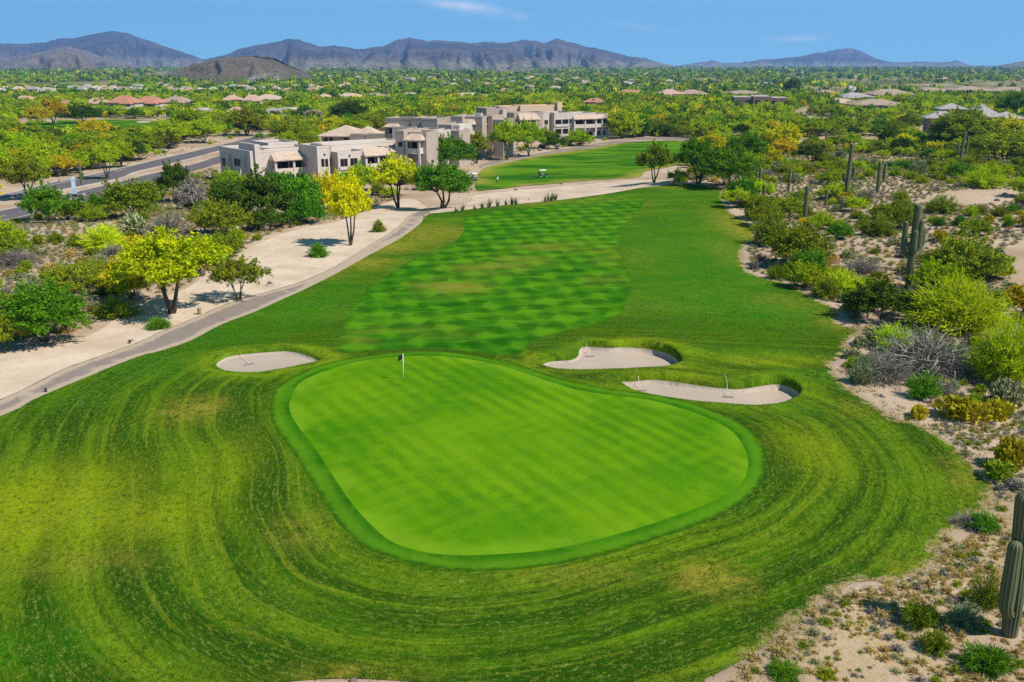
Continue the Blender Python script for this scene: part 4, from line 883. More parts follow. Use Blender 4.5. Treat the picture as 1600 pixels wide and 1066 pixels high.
# ------------------------------------------------------------------ plants: kinds
def proj(x, y, z):
    d = np.stack([np.asarray(x, float), np.asarray(y, float), np.asarray(z, float) - CAM_H]); w = d[1] * CT - d[2] * ST; v = d[1] * ST + d[2] * CT
    return 800 + F * d[0] / w, 533 - F * v / w
def tree_kind(seed, H, Rr, bottom, K, nl, leaf, asp, rc, stems, lean=.0, open_=0.0, seglimbs=True, tri=False):
    rng = np.random.default_rng(seed); zc = (H + bottom) / 2; hc = (H - bottom) / 2
    C = []
    while len(C) < K:
        d = rng.normal(size=3); d /= np.linalg.norm(d)
        if d[2] < -.45: continue
        r = rng.uniform(.45, 1.0) ** .6 * rng.uniform(.82, 1.08)
        q = np.array([d[0] * Rr * r, d[1] * Rr * r, zc + d[2] * hc * r * .92]); q[:2] *= 1 - .25 * max(0, d[2])
        if all(np.linalg.norm((q - c) / (Rr, Rr, hc)) > .26 + open_ for c in C) or rng.random() < .04: C.append(q)
    C = np.array(C); C[:, 0] += lean * (C[:, 2] / H)
    crown = MB(); LC = []; LT = []; LS = []
    for c in C:
        n = int(nl * rng.uniform(.6, 1.35)); r = rc * rng.uniform(.7, 1.25)
        g = rng.normal(size=(n, 3)); g /= np.linalg.norm(g, axis=1)[:, None]; g *= (rng.random(n) ** .45)[:, None] * 1.15
        LC.append(c + g * (r, r, r * .62)); LT.append(np.clip(rng.uniform(.1, .8) + rng.normal(size=n) * .17 + .15 * (c[2] - zc) / hc, 0, 1)); LS.append(leaf * rng.uniform(.55, 1.35, n))
    for q in range(int(K * 3.2)):   # loose shoots that fray the outline
        c = C[rng.integers(len(C))]; d = (c - (0, 0, zc - .3 * hc)) / (Rr, Rr, hc) + rng.normal(size=3) * .35; d /= np.linalg.norm(d); n = int(nl * .09) + 4
        s = rng.uniform(.5, 1.75, n)[:, None] * rc; LC.append(c + d * s + rng.normal(size=(n, 3)) * .05 + (0, 0, -.02) * s ** 2); LT.append(np.clip(rng.uniform(.35, 1) + rng.normal(size=n) * .15, 0, 1)); LS.append(leaf * rng.uniform(.5, 1.1, n))
    LC = np.concatenate(LC); k = LC[:, 2] > .15 * bottom; crown.leaves(LC[k], np.concatenate(LS)[k], asp, .3, tint=np.concatenate(LT)[k], rng=rng, tri=tri)
    trunk = MB(); ang = np.arctan2(C[:, 1], C[:, 0]); order = np.argsort(ang); groups = np.array_split(order, stems); r0 = .035 * H / math.sqrt(stems) * 1.3
    if seglimbs:
        for g in groups:
            m = C[g].mean(0); e = np.array([m[0] * .55, m[1] * .55, bottom + (H - bottom) * .22]); b = np.array([rng.normal() * .09, rng.normal() * .09, -.15])
            mid = b * .5 + e * .5 + rng.normal(size=3) * (.22, .22, .05) * H / 5; mid[2] = max(mid[2], .35)
            trunk.tube([b, b * .6 + mid * .4 + rng.normal(size=3) * .05, mid, e], [r0 * 1.25, r0, r0 * .8, r0 * .6], 6)
            for c in C[g]:
                w = e * .5 + c * .5 + rng.normal(size=3) * .15 * H / 5; trunk.tube([e, w, c], [r0 * .5, r0 * .3, r0 * .1], 4, cap=False)
    else:
        trunk.tube([(0, 0, -.1), (0, 0, bottom + .3 * hc)], [r0 * 1.5, r0], 4)
    return dict(crown=crown, trunk=trunk, H=H, R=Rr)
def spray_bush(seed, H, Rr, ns, per, ll, lw, spread=1.0, bare=.25, tri=True, droop=0.0):
    """many stems from the root, fine leaves lying along them"""
    rng = np.random.default_rng(seed); st = MB(); fo = MB(); LC = []; LD = []; LT = []
    for i in range(ns):
        a = rng.uniform(0, 2 * math.pi); t = math.acos(rng.uniform(.08, 1)) * spread; ln = rng.uniform(.75, 1.08)
        d = np.array([math.sin(t) * math.cos(a) * Rr, math.sin(t) * math.sin(a) * Rr, max(.16, math.cos(t)) * H]) * ln
        b = rng.normal(size=3) * (.1, .1, 0) * Rr; mid = b + d * .5 + (0, 0, .12 * H * math.sin(t)); e = b + d - (0, 0, droop * H * math.sin(t))
        if i % 3 == 0: st.tube([b - (0, 0, .06), mid, e], [.022 * Rr, .014 * Rr, .004 * Rr], 3, cap=False)
        s = rng.uniform(bare, 1.02, per)[:, None]; q = (1 - s) ** 2 * b + 2 * s * (1 - s) * mid + s * s * e
        LC.append(q + rng.normal(size=(per, 3)) * .075 * Rr); LD.append(np.broadcast_to((e - mid) / np.linalg.norm(e - mid), (per, 3)) + rng.normal(size=(per, 3)) * .35); LT.append(np.clip(rng.uniform(.15, .85) + rng.normal(size=per) * .2, 0, 1))
    LC = np.concatenate(LC); LC[:, 2] = np.maximum(LC[:, 2], .03)
    fo.leaves(LC, lw * rng.uniform(.6, 1.4, len(LC)), ll / lw, 0, dirs=np.concatenate(LD), tint=np.concatenate(LT), rng=rng, tri=tri)
    return dict(crown=fo, trunk=st, H=H, R=Rr)
def mound(seed, H, Rr, n, leaf, asp=1.8, lumps=6):
    rng = np.random.default_rng(seed); C = []; T = []
    for i in range(lumps):
        a = rng.uniform(0, 6.28); r = rng.uniform(0, .6) * Rr; c = np.array([math.cos(a) * r, math.sin(a) * r, H * rng.uniform(.3, .55)]); m = n // lumps
        g = rng.normal(size=(m, 3)); g /= np.linalg.norm(g, axis=1)[:, None]; g *= rng.uniform(.7, 1.05, m)[:, None]
        C.append(c + g * (Rr * .48, Rr * .48, H * .48)); T.append(np.clip(rng.uniform(.2, .8) + rng.normal(size=m) * .2, 0, 1))
    C = np.concatenate(C); T = np.concatenate(T); k = C[:, 2] > .02; C = C[k]; T = T[k]; fo = MB(); D = C - (0, 0, -H * .2)
    fo.leaves(C, leaf * rng.uniform(.6, 1.4, len(C)), asp, 0, dirs=D / np.linalg.norm(D, axis=1)[:, None] + rng.normal(size=C.shape) * .5, tint=T, rng=rng)
    return dict(crown=fo, trunk=None, H=H, R=Rr)
K = {
 'palo': [tree_kind(11 + i, h, r, b, 34, 330, .125, 2.6, .74, s, ln, .03) for i, (h, r, b, s, ln) in enumerate(((5.2, 3.1, 1.5, 3, .3), (4.6, 2.7, 1.1, 4, -.2), (5.8, 2.9, 1.9, 3, .1), (4.2, 3.0, 1.0, 4, .0)))],
 'mesq': [tree_kind(31 + i, h, r, b, 40, 360, .125, 1.8, .72, s, ln) for i, (h, r, b, s, ln) in enumerate(((5.6, 3.3, 1.3, 3, .2), (4.8, 3.0, .8, 4, 0), (6.2, 3.2, 1.6, 2, -.2)))],
 'low': [tree_kind(51 + i, h, r, b, 28, 300, .105, 2.2, .60, 5, 0) for i, (h, r, b) in enumerate(((2.6, 2.2, .25), (2.2, 2.0, .2), (3.0, 2.1, .35)))],
 'sparse': [tree_kind(61, 3.2, 2.4, 1.0, 40, 60, .10, 4.0, .42, 4, .2, .04)],
 'spray': [spray_bush(71 + i, h, r, n, 38, .34, .045, 1.0, .3) for i, (h, r, n) in enumerate(((1.5, 1.15, 80), (1.3, 1.25, 80), (1.8, 1.2, 90)))],
 'bigspray': [spray_bush(81 + i, 3.0, 2.6, 230, 44, .42, .055, 1.0, .35) for i in range(2)],
 'twig': [spray_bush(85 + i, 1.5, 1.6, 150, 12, .55, .028, 1.0, .15) for i in range(2)],
 'mound': [mound(91 + i, .95, .95, 900, .10, 2.2) for i in range(3)],
 'tuft': [spray_bush(101 + i, .55, .5, 34, 6, .22, .05, 1.0, .2) for i in range(4)],
 'fartree': [tree_kind(121 + i, h, r, b, 14, 46, .42, 1.5, .95, 2, 0, 0, False) for i, (h, r, b) in enumerate(((4.6, 2.7, .9), (4.0, 2.8, .6), (5.2, 2.6, 1.1), (3.4, 2.4, .4)))],
}
_cache = {}
def mesh_of(kind, i, part, color, trunk='bark'):
    key = (kind, i, part, color, trunk)
    if key not in _cache:
        _cache[key] = K[kind][i][part].data(part if part == 'trunk' else 'crown', M[trunk] if part == 'trunk' else L[color])
    return _cache[key]
def merged_mesh(kind, i, color, trunk='bark'):
    key = (kind, i, 'all', color, trunk)
    if key not in _cache:
        k = K[kind][i]; mb = MB(); 
        for q, mi in ((k['crown'], 0), (k['trunk'], 1)):
            if q is None or not q.V: continue
            V = np.concatenate(q.V); T = np.concatenate(q.A); o = mb.n; mb.V.append(V); mb.A.append(T); mb.n += len(V)
            for f in q.Fs: mb.Fs.append(f + o); mb.M.append(np.full(len(f), mi))
        _cache[key] = mb.data('foliage', [L[color], M[trunk]])
    return _cache[key]
RN = random.Random(5)
def plant(name, kind, color, loc, sxy, sz, label, cat, group=None, parts=True, trunk='bark', i=None, rz=None, pn=('trunk', 'crown')):
    ks = K[kind]; i = RN.randrange(len(ks)) if i is None else i; rz = RN.uniform(0, 6.28) if rz is None else rz
    if parts and ks[i]['trunk'] is not None and ks[i]['trunk'].V:
        r = empty(name, loc, rz, label, cat, group)
        link(pn[0], mesh_of(kind, i, 'trunk', '', trunk), r); link(pn[1], mesh_of(kind, i, 'crown', color), r)
    else:
        r = link(name, merged_mesh(kind, i, color, trunk)); r.location = loc; r.rotation_euler.z = rz; tag(r, label, cat, group)
    r.scale = (sxy, sxy * RN.uniform(.92, 1.08), sz)
    return r
PLACED = []
def put(name, kind, color, px, py, w, h, label, cat, ground=False, trunk='bark', i=None, group=None, rz=None, pn=('trunk', 'crown')):
    """a plant seen at this spot: w, h its size in the photograph; ground: its leaves reach down to the ground"""
    c = P(px, py); k = mpp(c); Rm = w * k / 2
    if ground:
        yy = c[1] + Rm * .75; x = (px - 800) / F * (yy * CT + (CAM_H - Zb(c[0], yy)) * ST); c = np.array([x, yy, float(Zb(x, yy))])
        H = zat(c[1] + Rm * .35, py - h) - c[2]; H = max(H, Rm * .55)
    else: H = max(zat(c[1], py - h) - c[2], .3)
    ks = K[kind]; i = RN.randrange(len(ks)) if i is None else i
    PLACED.append((c[0], c[1], Rm))
    return plant(name, kind, color, (c[0], c[1], Z1(c[0], c[1]) - .03), Rm / ks[i]['R'] * .96, H / ks[i]['H'], label, cat, group, True, trunk, i, rz, pn)
PV, MQ, BU = 'palo_verde_tree', 'mesquite_tree', 'desert_bush'
SF = ('stems', 'foliage')
TREES = [
 (PV,'palo','bloom',268,490,150,122,'yellow green palo verde with a crooked dark trunk leaning over the sandy wash',0,2),
 (PV,'sparse','olive',374,468,82,64,'small thin palo verde with sparse leaves between the path and the wash',0,0),
 (MQ,'mesq','green',72,534,126,86,'bushy green mesquite with spreading low trunks at the edge of the pale wash',0,1),
 (PV,'palo','olive',14,548,60,52,'olive palo verde cut off by the left edge above the cart path',0,3),
 (PV,'palo','yellow',548,384,62,104,'tall yellow flowering palo verde standing alone in the sandy wash by the path',0,2),
 (PV,'low','yellow',508,334,58,62,'rounded yellow flowering tree in front of the nearest apartment windows',1,2),
 (PV,'palo','yellow',622,326,74,78,'golden flowering palo verde with a clear dark trunk beside the path end',0,2),
 (MQ,'mesq','green',693,326,100,68,'broad green mesquite shading the end of the cart path',0,0),
 (MQ,'mesq','green',697,270,84,56,'round green mesquite behind the shading one near the middle apartments',0,1),
 (MQ,'mesq','olive',744,256,38,50,'brownish olive tree between the middle apartments and the tee path',0,2),
 (MQ,'low','dark',408,352,112,74,'large dark mesquite in front of the nearest apartment porch',1,0),
 (MQ,'low','green',462,346,96,62,'green mesquite left of the yellow tree in front of the apartment windows',1,1),
 (MQ,'low','dark',368,338,76,54,'dark green mesquite below the shaded end wing of the apartments',1,2),
 (PV,'low','lime',362,300,50,32,'lime green tree right below the shaded apartment end wing',1,0),
 (MQ,'low','dark',424,362,70,36,'low dark thicket at the edge of the wash below the largest dark mesquite',1,0),
 (MQ,'low','green',478,352,62,38,'low green thicket at the edge of the wash below the yellow trees',1,1),
 (MQ,'low','green',520,330,40,36,'green bush between two yellow trees by the wash',1,2),
 (PV,'low','lime',560,300,60,40,'lime green crown below the apartment balconies',1,0),
 (MQ,'low','olive',345,372,80,50,'olive thicket on the inner bank of the wash',1,1),
 (MQ,'low','olive',340,404,70,36,'dusky bush above the pale bend of the wash',1,0),
 (MQ,'low','green',78,350,84,54,'dense round green bush beside the road sign',1,0),
 (MQ,'low','olive',212,344,100,60,'wide lime olive bush beside the near carriageway',1,2),
 (MQ,'mesq','dark',276,320,50,66,'dusky dark tree between the road and the apartment end wing',1,2),
 (MQ,'low','grey',300,330,46,44,'greyish tree right of the dusky dark one by the apartments',1,0),
 (PV,'palo','olive',44,312,66,62,'umbrella shaped palo verde on the road median near the left edge',0,0),
 (PV,'palo','lime',72,268,80,42,'lime palo verde spreading behind the far carriageway',0,1),
 (PV,'palo','olive',138,256,70,40,'olive palo verde with dark shade beyond the far carriageway',0,3),
 (PV,'palo','lime',30,256,60,44,'bright palo verde left of the spreading lime one beyond the road',0,0),
 (PV,'palo','lime',168,280,46,54,'thin trunked palo verde on the median right of the cactus',0,2),
 (PV,'palo','lime',190,262,44,42,'lime palo verde at the far kerb where the road bends',0,1),
 (PV,'palo','gold',150,222,54,32,'orange gold flowering palo verde in front of the far golf turf',0,3),
 (PV,'palo','gold',62,203,40,36,'gold flowering tree with a visible trunk on the far golf turf',0,2),
 (PV,'palo','gold',84,196,48,38,'larger gold tree behind the one on the far golf turf',0,0),
 (MQ,'mesq','dark',128,194,52,30,'dark green round tree standing on the far golf turf',0,1),
 (PV,'palo','lime',215,226,54,26,'lime tree in the row along the verge beyond the road',0,1),
 (PV,'palo','lime',265,232,60,42,'yellow lime tree nearest the road in the row along the verge',0,0),
 (PV,'palo','lime',318,224,52,36,'lime tree over the far carriageway left of the apartment end wing',0,3),
 (PV,'palo','lime',302,205,48,34,'lime tree behind the row along the verge',0,2),
 (PV,'palo','olive',386,212,60,40,'olive lime tree over the road behind the nearest apartments',0,0),
 (MQ,'mesq','olive',452,224,60,34,'brownish olive tree right behind the set back porch roof',0,1),
 (MQ,'mesq','dark',545,196,56,38,'dark green tree behind the broad hip roofed clubhouse',0,0),
 (MQ,'mesq','olive',585,204,50,26,'olive tree right of the dark one behind the clubhouse',0,1),
 (MQ,'low','green',432,312,84,36,'green crown rising between the dark thickets and the set back porch',1,1),
 (PV,'palo','lime',792,250,50,58,'lime tree between the middle and far apartment blocks',0,2),
 (PV,'palo','lime',826,245,50,52,'lime palo verde in front of the far apartment porch',0,0),
 (PV,'palo','olive',850,232,30,30,'small olive tree beside the dark stair recess of the far block',0,1),
 (PV,'low','lime',905,229,44,22,'lime bush row below the far apartment porch',1,1),
 (MQ,'low','dark',870,234,32,24,'round dark shrub at the foot of the far apartment block',1,0),
 (PV,'palo','lime',972,216,54,40,'lime tree just past the end of the far apartment block',0,3),
 (MQ,'mesq','green',1004,214,34,32,'small green tree beyond the tee lawn path',0,1),
 (PV,'palo','olive',1022,286,58,58,'olive palo verde with two dark trunks at the far corner of the fairway',0,0),
 (MQ,'mesq','green',1092,288,74,70,'tall green mesquite at the far right corner of the fairway',0,0),
 (MQ,'mesq','green',1140,292,90,56,'broad green mesquite shading the far corner of the fairway',0,1),
 (MQ,'mesq','green',1168,262,66,52,'green mesquite behind the pair at the fairway corner',0,2),
 (PV,'palo','yellow',1112,246,50,34,'yellow tipped palo verde behind the mesquites at the fairway corner',0,1),
 (PV,'palo','yellow',1222,244,56,46,'bright yellow palo verde on the desert slope above the fairway corner',0,3),
 (PV,'palo','yellow',1200,262,40,30,'smaller yellow palo verde next to the bright yellow one',0,1),
 (PV,'palo','olive',1500,238,92,64,'wide umbrella palo verde in front of the large grey house',0,0),
 (PV,'palo','yellow',1570,226,64,40,'yellow tinged palo verde hiding the grey house corner',0,1),
 (PV,'palo','olive',1570,258,110,50,'rounded olive palo verde below the large grey house',1,3),
 (MQ,'mesq','green',1590,190,60,46,'dense green tree at the right edge beside the grey roofs',0,0),
 (MQ,'mesq','dark',1237,146,26,22,'nearly black round tree on the plain beside a brown roof',0,1),
]
BUSHES = [
 (BU,'bigspray','neon',1496,534,176,108,'huge bright lime bush with upright sprays above the grey dead shrub'),
 (BU,'bigspray','neon',1570,610,120,122,'tall lime bush cut off by the right edge beside the dead shrub'),
 (BU,'low','olive',1512,452,112,72,'large olive lime bush right of the many armed saguaro'),
 (BU,'low','dark',1378,508,108,66,'dark green bush at the foot of the many armed saguaro'),
 (BU,'twig','grey',1440,598,190,92,'wide grey leafless shrub of tangled twigs beside the bunkers'),
 (BU,'spray','neon',1396,552,74,50,'lime bush between the grey dead shrub and the grass edge'),
 (BU,'spray','green',1442,628,56,50,'small fresh green bush below the grey dead shrub'),
 (BU,'mound','gold',1502,666,92,56,'larger yellow brittlebush mound below the grey dead shrub'),
 (BU,'mound','gold',1556,664,66,46,'yellow olive brittlebush mound right of the larger one'),
 (BU,'mound','gold',1434,658,44,30,'smallest yellow brittlebush mound nearest the mown rough'),
 (BU,'spray','sage',1343,604,46,46,'spiky dark yucca like bush at the grass edge beside the long bunker'),
 (BU,'mound','gold',1574,738,76,68,'yellow brittlebush at the right edge above the tall saguaro'),
 (BU,'spray','olive',1436,990,64,60,'olive creosote bush in the shadow of the tall saguaro'),
 (BU,'spray','olive',1462,1028,56,48,'olive creosote bush just below the saguaro shadow'),
 (BU,'spray','green',1542,1066,96,68,'green creosote bush at the bottom edge below the saguaro'),
 (BU,'twig','olive',1540,962,64,86,'thin twiggy bush left of the tall saguaro trunk'),
 (BU,'spray','sage',1508,984,60,46,'grey green low bush at the left foot of the tall saguaro'),
 (BU,'twig','grey',1512,832,62,34,'dark dead twig bush at the edge of the rough'),
 (BU,'spray','green',1534,836,60,40,'fresh green shrub among yellow grass above the tall saguaro'),
 (BU,'twig','grey',1268,978,24,16,'small grey dead tuft on bare soil at the rough edge'),
 (BU,'spray','green',1226,1070,70,40,'dark green bush at the bottom edge on bare soil'),
 (BU,'spray','olive',1292,1066,40,26,'small olive bush at the bottom edge on bare soil'),
 (BU,'low','olive',112,470,78,56,'olive bush left of the yellow one beside the leaning palo verde'),
 (BU,'low','yellow',206,474,72,66,'yellow flowering bush behind the leaning palo verde'),
 (BU,'spray','olive',180,502,80,40,'low olive bush under the yellow flowering one at the wash edge'),
 (BU,'spray','neon',162,394,80,46,'lime bush alone on the scrub flat left of the grey bushes'),
 (BU,'twig','grey',262,374,76,46,'big grey leafless bush above the leaning palo verde'),
 (BU,'twig','grey',182,408,60,30,'dark grey twiggy bush below the lime one on the scrub flat'),
 (BU,'low','lime',10,400,60,52,'lime bush cut by the left edge below the road'),
 (BU,'twig','grey',26,420,80,36,'grey dead shrub by the left edge'),
 (BU,'mound','olive',57,386,26,22,'rusty olive round bush on the scrub flat'),
 (BU,'spray','green',248,518,44,26,'little green shrub beside the trunk of the leaning palo verde'),
 (BU,'spray','green',497,404,34,26,'little round shrub in the wash beside the tall yellow tree'),
 (BU,'spray','olive',592,364,22,22,'tiny spiky shrub in the wash right of the tall yellow tree'),
 (BU,'low','green',1158,320,48,36,'green bush first below the fairway corner trees'),
 (BU,'low','olive',1188,346,52,40,'olive bush at the right grass edge below the corner trees'),
 (BU,'spray','olive',1206,388,70,60,'olive bush casting long shadows on the dry grass edge'),
 (BU,'low','olive',1248,424,92,70,'wide olive bush above the shadowed grass edge'),
 (BU,'low','green',1262,440,58,44,'fresh green bush beside the wide olive one'),
 (BU,'spray','neon',1316,466,84,48,'bright lime bush below the wide olive one'),
 (BU,'spray','olive',1290,470,50,40,'dull olive bush left of the bright lime one'),
 (BU,'twig','grey',1345,432,80,34,'brown grey dead bush left of the many armed saguaro'),
 (BU,'spray','olive',1372,372,60,40,'olive bush behind the many armed saguaro'),
 (BU,'spray','olive',1470,336,60,34,'olive bush on the slope above the many armed saguaro'),
 (BU,'spray','neon',1536,296,80,38,'lime bush by the pale clearing on the right slope'),
]
for (nm, kd, co, px, py, w, h, lab, gr, i) in TREES: put(nm, kd, co, px, py, w, h, lab, 'tree', bool(gr), 'green_bark' if nm == PV and co not in ('yellow', 'bloom') else 'bark', i)
for (nm, kd, co, px, py, w, h, lab) in BUSHES: put(nm, kd, co, px, py, w, h, lab, 'bush', True, pn=SF)

# ------------------------------------------------------------------ cacti
def cactus_mat():
    m, nt, b = mat('cactus_skin', .7, .25); k = NB(nt); p = k.n('ShaderNodeTexCoord').outputs['Object']
    c = k.mix(k.noise(p, 2.2, 5), (.05, .062, .024), (.095, .108, .042)); z = k.sep(p)[2]
    c = k.mix(k.m('MULTIPLY', k.step(z, .9, .1), .6), c, (.20, .16, .10)); c = k.mix(k.m('MULTIPLY', k.attr('tint'), .55), c, (.25, .235, .14))
    k.set(b.inputs['Base Color'], c); return m
M['cactus'] = cactus_mat()
def column(mb, pts, r, ribs=14, n=None):
    pts = np.array(pts, float); n = n or ribs * 4; m = len(pts); V = []; T = []
    s = np.concatenate([[0], np.cumsum(np.linalg.norm(np.diff(pts, axis=0), axis=1))]); s /= s[-1]
    fine = np.concatenate([np.linspace(0, .93, 22), [.955, .975, .99, 1.0]]); c = np.stack([np.interp(fine, s, pts[:, i]) for i in range(3)], 1); ref = np.array([1., .2, 0])
    Ln = np.linalg.norm(np.diff(pts, axis=0), axis=1).sum(); th = np.arange(n) / n * 2 * math.pi
    for i, t in enumerate(fine):
        d = c[min(i + 1, len(c) - 1)] - c[max(i - 1, 0)]; d /= np.linalg.norm(d); a = ref - d * (ref @ d); a /= np.linalg.norm(a); b = np.cross(d, a); ref = a
        end = (1 - t) * Ln / r; rr = r * (math.sqrt(max(0, 1 - (1 - end) ** 2)) if end < 1 else 1) * (1 - .14 * max(0, .3 - t) / .3) * (1 + .05 * math.sin(t * 9 + r * 40))
        rb = rr * (1 + .10 * np.cos(ribs * th)) + .002
        V.append(c[i] + np.outer(rb * np.cos(th), a) + np.outer(rb * np.sin(th), b)); T.append((.5 + .5 * np.cos(ribs * th)) ** 3)
    V = np.concatenate(V); i = np.arange(len(fine) - 1)[:, None] * n; j = np.arange(n)[None]; q = (j + 1) % n
    mb.add(V, np.stack([i + j, i + q, i + n + q, i + n + j], -1).reshape(-1, 4), 0, np.concatenate(T)); return mb
def saguaro(px, py, top, rad, arms, label, lean=0.0, tall=None):
    c = P(px, py); H = (zat(c[1], top) - c[2]) if tall is None else tall; z = Z1(c[0], c[1])
    r = empty('saguaro_cactus', (c[0], c[1], z), 0, label, 'cactus')
    ribs = 14 if c[1] < 115 else 9
    column(MB(), [(0, 0, -.2), (lean * .3, 0, H * .4), (lean, 0, H)], rad, ribs).build('trunk', M['cactus'], r, True)
    for (hz, ang, out, top_) in arms:
        d = np.array([math.cos(ang), math.sin(ang), 0]); b = np.array([lean * hz * .7, 0, hz * H]); ra = rad * .8
        column(MB(), [b, b + d * out * .7 + (0, 0, .05 * H), b + d * out + (0, 0, .10 * H), b + d * out * 1.05 + (0, 0, (top_ - hz) * H)], ra, ribs - 3).build('arm', M['cactus'], r, True)
    PLACED.append((c[0], c[1], .6)); return r
saguaro(1577, 992, 770, .30, [(.14, R(-146), .58, .70)], 'tall ribbed saguaro with a single blunt arm at the right edge of the photo', -.25)
saguaro(1418, 450, 318, .30, [(.36, R(180), .85, .80), (.38, R(-100), .42, .70), (.40, R(-10), .50, .82), (.42, R(15), .95, .72), (.44, R(-150), .5, .56)], 'many armed saguaro standing on the slope right of the fairway', .1)
saguaro(1257, 347, 290, .26, [], 'single armless saguaro post beside the fairway bushes')
saguaro(1321, 314, 224, .28, [(.35, R(0), .8, .6), (.3, R(160), .7, .48)], 'tall saguaro with low side arms above the armless one', .2)
saguaro(1371, 302, 252, .27, [(.3, R(0), .8, .95)], 'forked saguaro with one raised arm right of the tall one', -.1)
saguaro(1499, 262, 205, .30, [(.3, R(10), 1.2, .85), (.35, R(170), .8, .7)], 'dark saguaro with raised arms below the large grey house', .3)
saguaro(1407, 196, 168, .30, [(.4, R(0), 1.0, .9)], 'double stemmed saguaro near the nearer brown roofed house')
saguaro(1289, 232, 205, .26, [], 'short dark saguaro on the slope behind the yellow palo verde')
saguaro(1193, 312, 288, .22, [], 'small pale saguaro just behind the fairway corner trees')
saguaro(128, 292, 254, .24, [(.3, R(0), .45, .6)], 'saguaro on the road median beside the banner pole')
saguaro(1186, 300, 262, .22, [(.5, R(180), .5, .8)], 'slim saguaro with one arm above the small pale one')
saguaro(1440, 268, 244, .25, [(.35, R(0), .9, .9), (.3, R(180), .7, .7)], 'squat many stemmed cactus on the pale slope below the house')
saguaro(1232, 300, 262, .22, [(.45, R(0), .6, .8)], 'thin saguaro with one arm between the yellow palo verde and the tall saguaro')
saguaro(1290, 322, 296, .2, [], 'short thin saguaro between the armless one and the tall one')
saguaro(50, 214, 196, .24, [], 'dark cactus post at the near edge of the far golf turf')

def blades(seed, n, ln, w, spread, upr=.55):
    rng = np.random.default_rng(seed); mb = MB()
    for i in range(n):
        a = rng.uniform(0, 6.28); t = rng.uniform(.1, spread); d = np.array([math.sin(t) * math.cos(a), math.sin(t) * math.sin(a), math.cos(t)]); s = np.cross(d, (0, 0, 1.)); s /= np.linalg.norm(s); l = ln * rng.uniform(.7, 1.1)
        m = d * l * .5 + (0, 0, .04); e = d * l; b = rng.normal(size=3) * (.05, .05, 0)
        mb.add([b - s * w, b + s * w, m + b + s * w * .9, m + b - s * w * .9], [(0, 1, 2, 3)], 0, rng.random()); mb.add([m + b - s * w * .9, m + b + s * w * .9, e + b], [(0, 1, 2)], 0, rng.random())
    return mb
AG = [blades(i, 26, 1.25, .05, .9).data('agave', L['dark']) for i in range(3)]
for n, (px, py, s) in enumerate(((712,331,.8),(722,329,1.1),(741,327,.7),(753,325,1.0),(764,323,1.3),(777,322,1.1),(790,320,.9),(800,319,1.2),(806,319,1.0),(852,314,.9),(858,313,1.2),(863,313,1.2),(868,312,1.1))):
    c = P(px, py + 2); o = link('agave_plant', AG[n % 3]); o.location = (c[0], c[1] + .8, Z1(c[0], c[1] + .8) - .15); o.rotation_euler.z = n * 1.7; o.scale = (s * .85, s * .85, s * 1.15)
    tag(o, 'spiky dark agave growing at the far lip of the fairway above the wash', 'plant', 'agaves along the far lip of the fairway')

# ------------------------------------------------------------------ plants scattered over the desert and the plain
RS = np.random.default_rng(77)
NOGO = [ROUGH, PATH, WASH, WASH2, TEE, TPATH, FARGOLF, ROAD1, ROAD2] + CLEAR
def free(x, y, pad=.4):
    ok = np.ones(len(x), bool)
    for p in NOGO:
        lo = p.min(0) - pad; hi = p.max(0) + pad; k = ok & (x > lo[0]) & (x < hi[0]) & (y > lo[1]) & (y < hi[1])
        if k.any():
            s = sdf(p, x[k], y[k]); ok[np.where(k)[0][s > -pad]] = False
    return ok
# what must stay in sight: (x0, x1, y0, y1) in the photograph and the chance that a crown reaching in there is left out
KEEP = [(340, 640, 222, 300, 250, 1), (600, 790, 180, 268, 226, 1), (768, 955, 160, 220, 196, 1), (500, 605, 196, 230, 214, 1), (742, 1092, 219, 297, 217, 1), (30, 265, 188, 206, 186, .95), (1440, 1570, 160, 205, 196, .97), (1150, 1228, 148, 167, 160, .95)]
KEEP += [(x - w / 2, x + w / 2, y - h, y - h * .25, y - 4, .93) for (x, y, w, h, *_r) in HOUSES] + [(416, 478, 170, 181, 176, .95), (478, 502, 173, 186, 180, .95), (242, 266, 171, 181, 176, .9), (288, 332, 170, 181, 176, .8)]
KEEPL = [np.array([(-30,300),(-30,356),(125,322),(200,304),(320,272),(345,250),(430,222),(470,204),(440,198),(342,222),(200,252),(77,278)], float), np.array([(110,278),(210,240),(300,212),(400,200),(345,222),(200,258)], float)]
def seen_ok(x, y, z, rad, h, rng):
    """leave out what would stand in front of the buildings, lawns and road of the photograph"""
    px, pt = proj(x, y, z + h); _, pb = proj(x, y, z); w = rad * F / (y * CT + (CAM_H - z) * ST); ok = np.ones(len(x), bool)
    for (x0, x1, y0, y1, yb, pr) in KEEP:
        hit = (px + w * .8 > x0) & (px - w * .8 < x1) & (pt < y1) & (pb > yb); ok &= ~(hit & (rng.random(len(x)) < pr))
    for q in KEEPL:
        for t in (.1, .5, .95):
            hit = inside(q, px, pb + (pt - pb) * t); ok &= ~(hit & (rng.random(len(x)) < .8))
    return ok
def area(n, lo, hi, rng): return rng.uniform(lo[0], hi[0], n), rng.uniform(lo[1], hi[1], n)
def in_view(x, y, z, m=60):
    px, py = proj(x, y, z + 1); return (px > -m) & (px < 1600 + m) & (py < 1066 + m)
